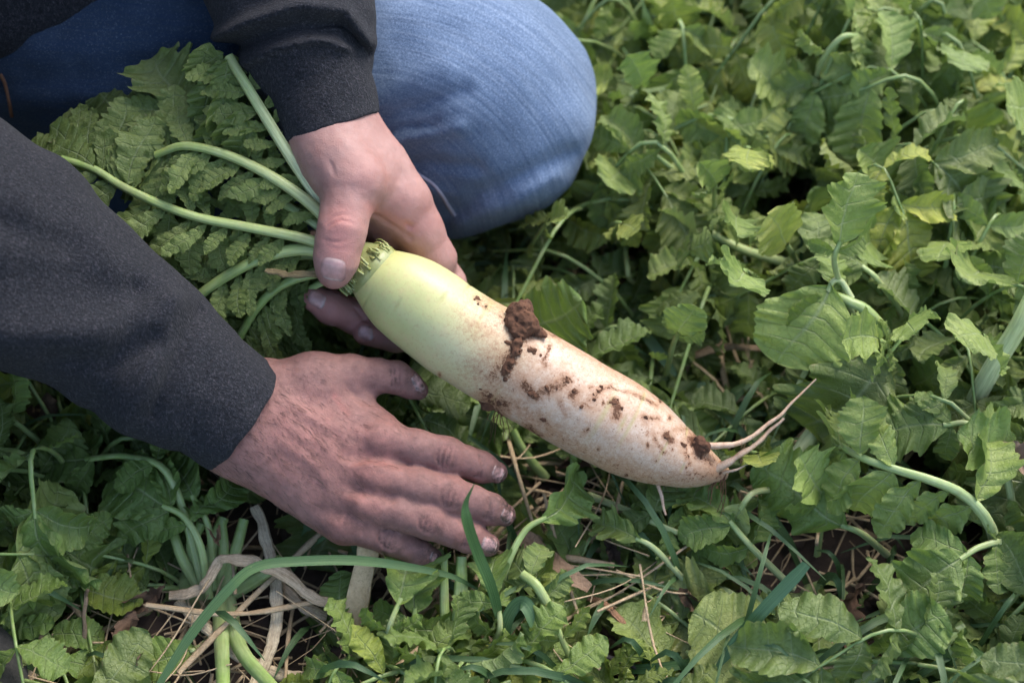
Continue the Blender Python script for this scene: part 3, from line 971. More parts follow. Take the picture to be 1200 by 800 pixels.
    folds = [([(425, 150), (480, 128), (545, 108)], 9, 6), ([(425, 178), (490, 160), (540, 150)], 9, -6), ([(440, 200), (500, 190), (560, 196)], 8, 7), ([(425, 165), (470, 150), (510, 146)], 5, 5),
             ([(520, 262), (560, 226), (610, 206), (668, 178)], 10, 7), ([(540, 262), (600, 240), (650, 208)], 12, -6), ([(470, 60), (560, 40)], 26, 3),
             ([(455, 215), (500, 222), (540, 232)], 9, -4), ([(430, 120), (470, 96), (520, 80)], 14, -3), ([(0, 100), (140, 80), (280, 60)], 16, 4), ([(20, 120), (160, 110), (260, 95)], 14, -4)]
    je.fn(fold_fn(folds, 0.0022, 24))
    V, Q = je.mesh(0.0026)
    px = 600 + V[:, 0] / -V[:, 2] * F_PX; py = 400 - V[:, 1] / -V[:, 2] * F_PX
    xy = np.stack([px, py], 1)
    # weave follows the leg and turns round the knee cap
    dd = poly_dist2(xy, [(-400, 250), (380, 280), (430, 285)])
    ang = np.where(px < 430, (px - 430) * 1.0, np.arctan2(px - 430, -(py - 285)) * 200)
    wear_shade = 0.75 * np.exp(-(poly_dist2(xy, [(500, 20), (600, 70), (650, 130)]) / 85) ** 2) + 0.36 + 0.25 * np.exp(-(poly_dist2(xy, [(545, 255), (650, 205)]) / 20) ** 2) - 0.40 / (1 + np.exp((px - 415) / 22))  # worn fade on the knee; thigh darkened to stand for body and arm shade
    at = np.stack([dd * S, ang * S, np.clip(wear_shade, 0, 1)], 1)
    me = mesh_np('jeans', c2w(V) - PBASE, Q, DENIM)
    add_attr(me, 'denim', at)
    jo = link('jeans', me, root)
    def on_jeans(pts, lift, z=60):
        P = np.array([C(x, y, z) for x, y in pts])
        nrm = -P / np.linalg.norm(P, axis=1)[:, None]
        for _ in range(80):
            P = P - nrm * (je.at(P) * 0.7)[:, None]
        return P + nrm * lift
    # side seam and pocket seam: raised lines of stitching
    for pts, w, m in (([(474, 198), (490, 205), (506, 214), (518, 228), (526, 242), (533, 252)], 0.0013, THREAD), ([(0, 86), (6, 98), (11, 118), (14, 136)], 0.0012, RUST)):
        P = on_jeans(spline(np.array(pts, float), 24), 0.0016)
        V, Q = tube(P, np.full(len(P), w * 1.15), 6)
        link('seam', mesh_np('seam', c2w(V) - PBASE, Q, m), jo)
    # boot of the right foot
    bo = Sdf()
    t0 = BOOTP
    bo.bone(w2c(t0 + np.array([-0.20, 0.0, 0.02])), w2c(t0 + np.array([0.005, 0.0, 0.012])), 0.050, 0.040, 0.02)
    bo.bone(w2c(t0 + np.array([-0.20, 0.0, 0.02])), w2c(t0 + np.array([-0.21, 0.0, 0.20])), 0.055, 0.058, 0.02)
    bo.plane(w2c(t0 + np.array([0, 0, -0.014])), -(UPV @ ROT * 0 + np.array([0, 0, 1.0]) @ ROT), 0.003)
    V, Q = bo.mesh(0.003)
    br = link('boot', mesh_np('boot', c2w(V) - PBASE, Q, BOOT), root)
    so = Sdf()
    so.bone(w2c(t0 + np.array([-0.20, 0.0, -0.015])), w2c(t0 + np.array([0.008, 0.0, -0.015])), 0.055, 0.046, 0.01, np.array([0, 0, 1.0]) @ ROT, 0.3)
    V, Q = so.mesh(0.0025)
    link('sole', mesh_np('sole', c2w(V) - PBASE, Q, DRY), br)
    # hair of the head
    ha = Sdf()
    ha.ell(WP(-0.345, 0.685, 0.885), np.array([0.088, 0.098, 0.095]), k=0.01)
    ha.fn(lambda P: 0.006 * fbm(P, 60, 3))
    V, Q = ha.mesh(0.006)
    link('hair', mesh_np('hair', c2w(V) - PBASE, Q, HAIR), root)
    return root, rh, lh

BOOT = mat_soil('boot_leather', (0.008, 0.008, 0.009), (0.06, 0.056, 0.05), 70)

# ------------------------------------------------------------------ curves, tubes
def spline(P, n):
    """Catmull-Rom through the points, n samples"""
    P = np.asarray(P, float)
    E = np.concatenate([[2 * P[0] - P[1]], P, [2 * P[-1] - P[-2]]])
    m = len(P) - 1
    out = []
    for t in np.linspace(0, m, n):
        i = min(int(t), m - 1); f = t - i
        a, b, c, d = E[i], E[i + 1], E[i + 2], E[i + 3]
        out.append(0.5 * (2 * b + (c - a) * f + (2 * a - 5 * b + 4 * c - d) * f * f + (3 * b - a - 3 * c + d) * f ** 3))
    return np.array(out)

def frames(P, up):
    T = np.gradient(P, axis=0)
    T /= np.linalg.norm(T, axis=1)[:, None] + 1e-12
    up = np.asarray(up, float)
    N = up - T * (T @ up)[:, None]
    L = np.linalg.norm(N, axis=1)
    for i in np.where(L < 0.15)[0]:
        alt = np.array([0.3, -1.0, 0.2]); N[i] = alt - T[i] * (T[i] @ alt)
    N /= np.linalg.norm(N, axis=1)[:, None]
    return T, N, np.cross(N, T)

def tube(P, r, sides=6, up=(0.1, -0.3, 1.0), flat=1.0, groove=0.0):
    T, N, B = frames(P, up)
    a = np.linspace(0, 2 * np.pi, sides, endpoint=False)
    rr = np.ones(sides)
    if groove: rr = 1 - groove * np.maximum(0, np.sin(a)) ** 6
    V = P[:, None] + np.asarray(r)[:, None, None] * rr[None, :, None] * (np.cos(a)[None, :, None] * B[:, None] + flat * np.sin(a)[None, :, None] * N[:, None])
    n = len(P)
    V = np.concatenate([V.reshape(-1, 3), P[:1], P[-1:]])
    i = np.arange(n * sides).reshape(n, sides)
    j = np.roll(i, -1, 1)
    Q = np.stack([i[:-1], j[:-1], j[1:], i[1:]], -1).reshape(-1, 4)
    c0 = np.stack([np.full(sides, n * sides), j[0], i[0], np.full(sides, n * sides)], 1)
    c1 = np.stack([np.full(sides, n * sides + 1), i[-1], j[-1], np.full(sides, n * sides + 1)], 1)
    # caps as degenerate-free triangles are stored as quads with a doubled hub
    return V, np.concatenate([Q, np.stack([i[0, ::1][[0] * 0], ] * 4, 1).reshape(-1, 4).astype(int)]) if False else np.concatenate([Q])

person_root, RH, LH = build_person()

def tube_obj(name, P, r, mat, parent=None, loc=None, sides=7, **kw):
    base = np.zeros(3) if loc is None else np.asarray(loc)
    V, Q = tube(P, r, sides, **kw)
    me = mesh_np(name, V - base, Q, mat)
    n = len(P)
    al = np.repeat(np.linspace(0, 1, n), sides)
    add_attr(me, 'along', np.concatenate([al, [0, 1]]))
    aa = np.tile(np.linspace(0, 2 * np.pi, sides, endpoint=False), n)
    ln = np.linalg.norm(np.diff(P, axis=0), axis=1).sum() * 60
    ph = (abs(P[0, 0]) * 977) % 7
    add_attr(me, 'fibre', np.concatenate([np.stack([np.cos(aa) + ph, np.sin(aa), al * ln], 1), np.zeros((2, 3))]))
    return link(name, me, parent)

def clod_mesh(name, blobs, h, amp, base, mat, sc=160):
    s = Sdf()
    for c, r in blobs:
        s.ell(c, np.array([r, r, r]), k=0.003)
    s.fn(lambda P: amp * fbm(P, sc, 3))
    V, Q = s.mesh(h)
    return mesh_np(name, c2w(V) - base, Q, mat)

# ------------------------------------------------------------------ leaf blades (shared meshes)
def blade_mesh(name, W, p, q, teeth, tamp, lobes, lamp, cup, curl, ripple, seed, nu=40, nv=9, shear=0.45, twist=0.0, crumple=0.0, pucker=0.006, nvein=6):
    r = np.random.RandomState(seed)
    u = np.linspace(0, 1, nu)
    ph = r.rand(8) * 6.28
    env = np.sin(np.pi * np.clip(u, 0, 1) ** p) ** q
    def half(side):
        jitter = np.interp(u, np.linspace(0, 1, 9), 1 + 0.16 * (r.rand(9) - 0.5))
        w = W * env * jitter
        w = w * (1 + lamp * np.cos(2 * np.pi * lobes * u + ph[side]))
        tt = teeth * u + ph[2 + side]
        saw = np.abs((tt % 1.0) - 0.62) / 0.62
        w = w * (1 - tamp * saw * np.interp(u, np.linspace(0, 1, 10), 0.6 + 0.8 * r.rand(10)))
        return np.maximum(w, 0.012)
    wl, wr = half(0), half(1)
    # bent midrib
    th = curl * np.cumsum(np.ones(nu)) / nu + 0.25 * np.sin(2 * np.pi * u + ph[4]) * abs(curl) * 0.5
    du = 1.0 / (nu - 1)
    mx = np.concatenate([[0], np.cumsum(np.cos(th[:-1]) * du)])
    mz = np.concatenate([[0], np.cumsum(-np.sin(th[:-1]) * du)])
    side_bend = 0.10 * np.sin(np.pi * u + ph[5]) * u
    vs = np.linspace(-1, 1, nv)
    V, UV = [], []
    for i in range(nu):
        for v in vs:
            w = wl[i] if v < 0 else wr[i]
            y = v * w
            back = shear * abs(y) * (1 - u[i] ** 3)
            z = cup * y * y / max(W, 1e-3) + 0.35 * cup * abs(y)
            z += ripple * v * v * (math.sin(2 * math.pi * 3.1 * u[i] + ph[6] + (1.3 if v > 0 else 0)) + 0.6 * math.sin(2 * math.pi * 6.7 * u[i] + ph[7]))
            z += pucker * math.cos(2 * math.pi * (nvein * u[i] + 0.25 + (0.3 if v > 0 else 0))) * (abs(v) ** 0.5) * (1 - v * v * 0.6) * min(1, 6 * env[i])
            z += twist * y * (u[i] - 0.3)
            k = min(i + back / du, nu - 1)
            x = np.interp(k, np.arange(nu), mx); zz = np.interp(k, np.arange(nu), mz); t = np.interp(k, np.arange(nu), th)
            V.append((x + z * math.sin(t), y + side_bend[i], zz + z * math.cos(t)))
            UV.append((u[i], v * 0.5 + 0.5))
    V = np.array(V)
    V[:, 2] += 0.030 * fbm(V + seed, 4.5, 3) * np.clip(np.array(UV)[:, 0] * 5, 0, 1)
    if crumple:
        V += crumple * np.stack([fbm(V + 5 + seed, 5, 3), fbm(V + 17 + seed, 5, 3), fbm(V + 31 + seed, 5, 3)], 1)
    i = np.arange(nu * nv).reshape(nu, nv)
    Q = np.stack([i[:-1, :-1], i[1:, :-1], i[1:, 1:], i[:-1, 1:]], -1).reshape(-1, 4)
    me = mesh_np(name, V, Q, LEAF)
    uvl = me.uv_layers.new(name='UVMap')
    uv = np.array(UV, dtype=np.float32)[Q.ravel()]
    uvl.data.foreach_set('uv', uv.ravel())
    ua = np.array(UV)
    add_attr(me, 'vein', nvein * ua[:, 0] + 0.25 + 0.3 * (ua[:, 1] > 0.5) + 3)
    return me

TERM, LFT, FLAT, OVAL, DEADM = [], [], [], [], []
for k in range(7):
    r = np.random.RandomState(100 + k)
    TERM.append(blade_mesh('leaf_blade', 0.40 + 0.10 * r.rand(), 0.95 + 0.35 * r.rand(), 0.48 + 0.12 * r.rand(), 10 + 3 * r.rand(), 0.07 + 0.04 * r.rand(), 2.4 + r.rand(), 0.14 + 0.08 * r.rand(), 0.10 + 0.7 * (r.rand() - 0.5), 0.35 + 0.9 * r.rand(), 0.035 + 0.03 * r.rand(), 200 + k, nu=72, nv=13, twist=0.5 * (r.rand() - 0.5), nvein=4 + k % 3))
    LFT.append(blade_mesh('leaflet', 0.25 + 0.09 * r.rand(), 0.85 + 0.3 * r.rand(), 0.55, 8 + 2 * r.rand(), 0.10 + 0.08 * r.rand(), 2.0, 0.05 + 0.06 * r.rand(), 0.25 + 0.9 * (r.rand() - 0.4), 0.2 + 1.2 * r.rand(), 0.025 + 0.03 * r.rand(), 300 + k, nu=50, nv=9, twist=1.2 * (r.rand() - 0.5), nvein=4 + k % 3))
for k in range(7):
    r = np.random.RandomState(700 + k)
    FLAT.append(blade_mesh('leaflet', 0.17 + 0.06 * r.rand(), 0.85 + 0.3 * r.rand(), 0.55, 7 + 2 * r.rand(), 0.24, 2.4, 0.12, 0.2 * (r.rand() - 0.3), 0.1 + 0.35 * r.rand(), 0.018, 720 + k, nu=40, nv=9, twist=0.4 * (r.rand() - 0.5), nvein=5 + k % 3))
for k in range(4):
    r = np.random.RandomState(500 + k)
    OVAL.append(blade_mesh('leaf_blade', 0.40 + 0.06 * r.rand(), 0.9 + 0.1 * k, 0.46, 10, 0.08, 1.6, 0.06, 0.2 * (r.rand() - 0.3), 0.3 + 0.4 * r.rand(), 0.03, 520 + k, nu=52, nv=11))
    DEADM.append(blade_mesh('dead_blade', 0.20 + 0.05 * r.rand(), 0.9, 0.7, 5, 0.2, 2.0, 0.15, 1.6, 1.4, 0.10, 560 + k, nu=40, nv=11, crumple=0.09))

def frame_matrix(pos, xdir, nrm, sc, sy=None):
    x = xdir / (np.linalg.norm(xdir) + 1e-9)
    z = nrm - x * (nrm @ x)
    l = np.linalg.norm(z)
    if l < 1e-3:
        z = np.array([0.1, -0.4, 1.0]); z = z - x * (z @ x); l = np.linalg.norm(z)
    z /= l
    y = np.cross(z, x)
    sy = sc if sy is None else sy
    M = Matrix(((x[0] * sc, y[0] * sy, z[0] * sc, pos[0]), (x[1] * sc, y[1] * sy, z[1] * sc, pos[1]), (x[2] * sc, y[2] * sy, z[2] * sc, pos[2]), (0, 0, 0, 1)))
    return M

VIEW_UP = np.array([0.0, -0.55, 0.85])

def put_blade(name, me, parent, base, pos, xdir, nrm, size, tint, wide=1.0, mat=None):
    o = bpy.data.objects.new(name, me)
    col.objects.link(o)
    o.parent = parent
    o.matrix_local = frame_matrix(np.asarray(pos) - base, np.asarray(xdir, float), np.asarray(nrm, float), size, size * wide)
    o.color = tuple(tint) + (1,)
    return o

def make_leaf(parent, base, pts, r0, r1, pairs, term, tint, nrm=None, stalk_tint=(1, 1, 1), sag=0.5, n=18, term_mesh=None, wide=1.0, droop=0.4, rg=None, flat=0.8, under=0.0, lset=None):
    """one leaf of a plant: the stalk is the part, its leaflets and end blade hang on it.
    pairs: (count, t0, t1, size0, size1) with sizes in metres; term: size of the end blade or 0"""
    rg = rg or rnd
    P = spline(pts, n)
    nrm = VIEW_UP if nrm is None else np.asarray(nrm, float)
    T, N, B = frames(P, nrm)
    rad = r0 + (r1 - r0) * np.linspace(0, 1, n) ** 0.8
    lf = tube_obj('leaf', P, rad, STALK, parent, base, 7, up=nrm, flat=flat, groove=0.25)
    lf.color = tuple(stalk_tint) + (1,)
    def jt():
        f = 0.85 + 0.3 * rg.random()
        return tuple(min(3.0, c * f) for c in tint)
    if pairs:
        cnt, t0, t1, s0, s1 = pairs
        for i in range(cnt):
            t = t0 + (t1 - t0) * (i + 0.25 * (rg.random() - 0.5)) / max(cnt - 1, 1)
            j = min(int(t * (n - 1)), n - 2)
            f = t * (n - 1) - j
            pos = P[j] * (1 - f) + P[j + 1] * f
            for sd in (-1, 1):
                if rg.random() < 0.06: continue
                sz = (s0 + (s1 - s0) * i / max(cnt - 1, 1)) * (0.78 + 0.44 * rg.random())
                d = sd * B[j] * 0.9 + T[j] * (0.30 + 0.35 * rg.random()) + np.array([0, 0, -1]) * droop * rg.random() + N[j] * (0.35 * (rg.random() - 0.4))
                nn = N[j] + B[j] * 0.5 * (rg.random() - 0.5) + T[j] * 0.7 * (rg.random() - 0.6)
                put_blade('leaflet', rg.choice(lset or LFT), lf, base, pos + sd * B[j] * rad[j] * 0.5 - N[j] * rad[j] * under, d, nn, sz, jt(), 0.85 + 0.4 * rg.random())
    if term:
        nn = N[-1] + B[-1] * 0.5 * (rg.random() - 0.5)
        put_blade('leaf_blade', term_mesh or rg.choice(TERM), lf, base, P[-1] - T[-1] * 0.004, T[-1] + 0.12 * (rg.random() - 0.5) * B[-1], nn, term, jt(), wide)
    return lf

# ------------------------------------------------------------------ the radish in the hands
def build_radish():
    base = c2w(C(600, 430, 0))
    root = empty('daikon_radish', base)
    tag(root, 'long white daikon radish with a pale green shoulder and clinging soil held above the plants', 'radish')
    ax = np.array([(424, 309), (440, 323), (468, 342), (500, 363), (530, 386), (572, 412), (612, 434), (665, 465), (714, 493), (747, 512), (772, 526), (797, 538), (819, 546), (839, 552), (852, 555)], float)
    rr = np.array([20, 36, 48.5, 54, 55.5, 55.5, 55.5, 56, 55, 51, 44.5, 35, 26, 15, 7])
    zz = np.linspace(0, -14, len(ax))
    NA, NR = 300, 150
    AX = spline(np.concatenate([ax, zz[:, None], rr[:, None]], 1), NA)
    P = np.array([C(x, y, z) for x, y, z, _ in AX])
    R_ = np.array([RR(r, z) for _, _, z, r in AX])
    T, N, B = frames(P, np.array([0, 0.3, 1.0]))
    a = np.linspace(0, 2 * np.pi, NR, endpoint=False)
    V = P[:, None] + R_[:, None, None] * (np.cos(a)[None, :, None] * B[:, None] + np.sin(a)[None, :, None] * N[:, None])
    u = np.repeat(np.linspace(0, 1, NA), NR).reshape(NA, NR)
    # uneven body: shallow waists, bumps and fine ring scars
    nv = vnoise(V, 38)[..., None] * 0.0007 + vnoise(V, 90)[..., None] * 0.0003
    rings = np.zeros((NA, NR))
    for k in range(34):
        c = rnd.uniform(0.04, 0.93); a0 = rnd.uniform(0, 6.28); wdt = rnd.uniform(0.15, 0.6)
        da = np.angle(np.exp(1j * (a - a0)))
        rings += np.exp(-((u - c) / 0.0035) ** 2) * np.exp(-(da[None] / wdt) ** 2)
    out = (V - P[:, None]) / (R_[:, None, None] + 1e-9)
    V = V + out * (nv - 0.00035 * np.clip(rings, 0, 1)[..., None])
    V = V.reshape(-1, 3)
    px = 600 + V[:, 0] / -V[:, 2] * F_PX; py = 400 - V[:, 1] / -V[:, 2] * F_PX
    xy = np.stack([px, py], 1)
    g = lambda pts, w: np.exp(-(poly_dist2(xy, pts if len(pts) > 1 else pts * 2) / w) ** 2)
    front = (out.reshape(-1, 3) @ np.array([0, 0, 1.0]) > -0.25)
    dirt = np.zeros(len(V)); uu_ = u.ravel()
    strokes = [([(612, 360), (605, 395), (598, 425), (592, 436)], 8, 0.85), ([(590, 420), (578, 440)], 11, 0.5), ([(556, 350), (570, 360)], 6, 0.6), ([(575, 362), (600, 372)], 14, 0.38), ([(560, 380), (600, 378)], 18, 0.36), ([(545, 360), (585, 350)], 12, 0.34), ([(560, 430), (600, 410)], 16, 0.34), ([(575, 455), (640, 500), (700, 540), (770, 562), (840, 556)], 9, 0.30), ([(600, 365), (700, 422), (780, 470)], 5, 0.26),  # long lower-edge stroke: soil film together with painted underside shade
               ([(585, 452), (600, 445)], 14, 0.3), ([(640, 388), (655, 393)], 6, 0.5), ([(615, 452), (622, 460), (628, 464)], 6, 0.85), ([(636, 459), (650, 453), (662, 449)], 4.5, 0.85), ([(671, 462), (674, 460)], 5, 0.9),
               ([(616, 405), (628, 413)], 4, 0.6), ([(660, 442), (668, 446)], 3.5, 0.8), ([(645, 404), (637, 424), (640, 428)], 2.2, 0.55), ([(696, 464), (703, 457), (716, 453)], 3, 0.8), ([(696, 464), (692, 470)], 3, 0.6),
               ([(720, 470), (724, 478), (722, 487)], 5, 0.9), ([(757, 489), (772, 490)], 2.2, 0.5), ([(755, 489), (758, 491)], 3, 0.8), ([(781, 510), (786, 516)], 5, 0.9), ([(765, 507), (770, 520), (778, 530)], 2.3, 0.65),
               ([(801, 520), (804, 530), (808, 544)], 2.6, 0.65), ([(812, 516), (824, 522), (820, 530)], 7, 1.0), ([(823, 535), (832, 540)], 5, 0.6), ([(716, 455), (745, 462), (770, 475)], 1.8, 0.5), ([(656, 470), (662, 486)], 2.4, 0.6),
               ([(672, 470), (690, 476)], 2.6, 0.6), ([(632, 486), (640, 496)], 4, 0.6), ([(790, 503), (808, 503)], 2.2, 0.6), ([(570, 465), (590, 475)], 10, 0.7), ([(618, 500), (632, 510)], 5, 0.55), ([(600, 385), (612, 398), (620, 394)], 9, 0.5)]
    for pts, w, amp in strokes:
        dirt = np.maximum(dirt, amp * ((0.62 if w < 5 else 0.74) if amp > 0.55 else 0.95) * g(pts, w * (1.7 if w < 5 else 1.3)))
    for k in range(70):
        i_ = rnd.randrange(len(V))
        if uu_[i_] < 0.30 or uu_[i_] > 0.96: continue
        c_ = xy[i_]
        dirt = np.maximum(dirt, rnd.uniform(0.35, 0.75) * g([(c_[0], c_[1]), (c_[0] + rnd.uniform(-4, 4), c_[1] + rnd.uniform(-4, 4))], rnd.uniform(1.2, 2.6)))
    # warm soil film along the lower and upper flanks of the white half; the lower one also paints in underside shade
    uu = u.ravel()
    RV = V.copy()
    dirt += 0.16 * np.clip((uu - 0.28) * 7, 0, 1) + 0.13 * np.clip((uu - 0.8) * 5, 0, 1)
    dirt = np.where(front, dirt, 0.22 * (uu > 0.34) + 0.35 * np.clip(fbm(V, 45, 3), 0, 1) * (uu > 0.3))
    i = np.arange(NA * NR).reshape(NA, NR); j = np.roll(i, -1, 1)
    Q = np.stack([i[:-1], j[:-1], j[1:], i[1:]], -1).reshape(-1, 4)
    body = mesh_np('root', c2w(V) - base, Q, RADISH)
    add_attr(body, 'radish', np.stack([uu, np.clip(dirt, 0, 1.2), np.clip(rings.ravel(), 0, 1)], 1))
    link('root', body, root)
    # rootlets
    for pts, r0, r1, nm in (([(822, 523, 12), (845, 521, 14), (868, 519, 12), (888, 507, 8), (903, 494, 4), (916, 484, 2), (926, 474, 0), (942, 458, -3), (957, 444, -6)], 4.6, 0.9, 'rootlet'),
                            ([(838, 550, 0), (852, 543, 4), (868, 532, 6), (884, 522, 4), (900, 507, 2), (918, 490, 0)], 5.5, 1.6, 'rootlet'),
                            ([(848, 554, -4), (860, 551, 2), (872, 545, 4), (882, 540, 4)], 2.2, 0.7, 'rootlet'),
                            ([(770, 566, -8), (775, 580, -4), (778, 592, -2), (780, 604, -2)], 2.8, 1.3, 'rootlet')):
        Pp = spline([C(*p) for p in pts], 36)
        Pp = Pp + 0.0006 * np.stack([vnoise(Pp + 3, 140), vnoise(Pp + 9, 140), vnoise(Pp + 5, 140)], 1)
        r = np.interp(np.linspace(0, 1, 36), [0, 0.25, 1], [r0, (r0 + r1) * 0.55, r1]) * S
        r = r * (1 + 0.18 * vnoise(Pp, 400))
        o = tube_obj(nm, c2w(Pp), r, RADISH, root, base, 9)
        add_attr(o.data, 'radish', np.tile([0.82, 0.18, 0.0], (len(o.data.vertices), 1)))
    hairs_V, hairs_Q, off = [], [], 0
    for k in range(30):
        if k < 12: c = (rnd.uniform(838, 852), rnd.uniform(552, 562), -4); d = (rnd.uniform(-14, 10), rnd.uniform(12, 52))
        elif k < 20: c = (rnd.uniform(572, 592), rnd.uniform(478, 486), -10); d = (rnd.uniform(-8, 12), rnd.uniform(10, 38))
        else: c = (rnd.uniform(760, 842), rnd.uniform(561, 566), -30); d = (rnd.uniform(-8, 8), rnd.uniform(4, 14))
        Pp = spline([C(*c), C(c[0] + d[0] * 0.4 + rnd.uniform(-4, 4), c[1] + d[1] * 0.5, c[2]), C(c[0] + d[0], c[1] + d[1], c[2] + rnd.uniform(-8, 8))], 8)
        V, Q = tube(c2w(Pp), np.linspace(0.55, 0.3, 8) * S, 4)
        hairs_V.append(V); hairs_Q.append(Q + off); off += len(V)
    tag(link('root_hair', mesh_np('root_hair', np.concatenate(hairs_V) - base, np.concatenate(hairs_Q), CLOD), root), kind='stuff')
    crumbs = []
    # clods of earth
    def clod(cl, h=0.00065, amp=0.0011, sc=420):
        link('soil_clod', clod_mesh('soil_clod', cl, h, amp, base, CLOD, sc), root)
    B_ = lambda x, y, z, r: (C(x, y, z), RR(r, z))
    clod([B_(611, 366, 30, 13), B_(604, 376, 34, 12), B_(617, 378, 36, 13), B_(608, 388, 40, 10), B_(626, 384, 34, 8), B_(602, 364, 26, 8), B_(616, 357, 24, 7), B_(636, 391, 32, 5)])
    clod([B_(566, 463, 2, 7), B_(576, 468, 8, 9), B_(586, 472, 6, 8), B_(589, 480, 0, 6), B_(572, 474, 2, 7)])
    clod([B_(607, 402, 47, 6), B_(603, 412, 49, 6), B_(597, 424, 49, 5.5), B_(592, 434, 48, 5)], 0.0007, 0.0014)
    clod([B_(818, 517, 15, 6), B_(824, 522, 17, 7), B_(820, 530, 16, 5), B_(831, 523, 12, 4)], 0.0007, 0.0012)
    for pts, w, amp in strokes:
        L = sum(math.dist(p, q) for p, q in zip(pts[:-1], pts[1:]))
        if amp < 0.6 or w < 2.5: continue
        for k in range(int(2 + L * w * 0.035)):
            s_ = rnd.random(); q = spline(np.array(pts, float), 24)[int(s_ * 23)]
            x, y = q[0] + rnd.gauss(0, w * 0.55), q[1] + rnd.gauss(0, w * 0.55)
            m = np.argmin((px - x) ** 2 + (py - y) ** 2 + 1e6 * (~front))
            c = RV[m]; r = RR(rnd.uniform(0.8, 2.4))
            crumbs.append((c - np.array([0, 0, 0.3]) * r, r))
    cs = Sdf()
    for c, r in crumbs: cs.ell(c, np.array([r * rnd.uniform(0.8, 1.4), r * rnd.uniform(0.8, 1.4), r * 0.8]), k=0.0012)
    cs.fn(lambda P: 0.0005 * fbm(P, 700, 2))
    cv_, cq_ = cs.mesh(0.00055)
    tag(link('soil_crumb', mesh_np('soil_crumb', c2w(cv_) - base, cq_, CLOD), root), kind='stuff')
    # the fibrous collar where old leaves were shed
    cv, cq, off = [], [], 0
    a_ = P[2] - P[0]; a_ /= np.linalg.norm(a_)
    for k in range(150):
        th = rnd.uniform(0, 6.283)
        d = math.cos(th) * B[0] + math.sin(th) * N[0]
        r = RR(rnd.uniform(20, 38))
        p0 = P[0] + a_ * RR(rnd.uniform(8, 16)) + d * r * 1.05
        t_ = np.cross(a_, d) * RR(rnd.uniform(-3, 3))
        p1 = p0 - a_ * RR(rnd.uniform(4, 13)) + d * RR(rnd.uniform(-5, 2)) + t_ * 0.6
        p2 = p1 - a_ * RR(rnd.uniform(2, 8)) + d * RR(rnd.uniform(-14, -5)) + t_
        V, Q = tube(c2w(spline([p0, p1, p2], 6)), np.array([2.2, 2.0, 1.7, 1.3, 0.8, 0.3]) * S * rnd.uniform(0.5, 1.1), 5)
        cv.append(V); cq.append(Q + off); off += len(V)
    me = mesh_np('crown_fibre', np.concatenate(cv) - base, np.concatenate(cq), STALK)
    add_attr(me, 'along', nrs.rand(len(me.vertices)))
    o = tag(link('crown_fibre', me, root), kind='stuff'); o.color = (0.74, 0.66, 0.44, 1)
    # crown: solid base that the stalks leave
    cr = Sdf(); cr.bone(C(436, 317, 0), C(404, 296, 2), RR(36), RR(17), 0.004)
    V, Q = cr.mesh(0.0016)
    me = mesh_np('crown', c2w(V) - base, Q, STALK); add_attr(me, 'along', np.full(len(V), 0.4))
    link('crown', me, root).color = (0.72, 0.62, 0.45, 1)
    # leaves
    rg = random.Random(5)
    green = (0.92, 0.92, 0.88)
    W_ = lambda pts: [c2w(C(*p)) for p in pts]
    px_ = lambda v: v * S
    n0 = ROT @ np.array([0.0, 0.25, 1.0])
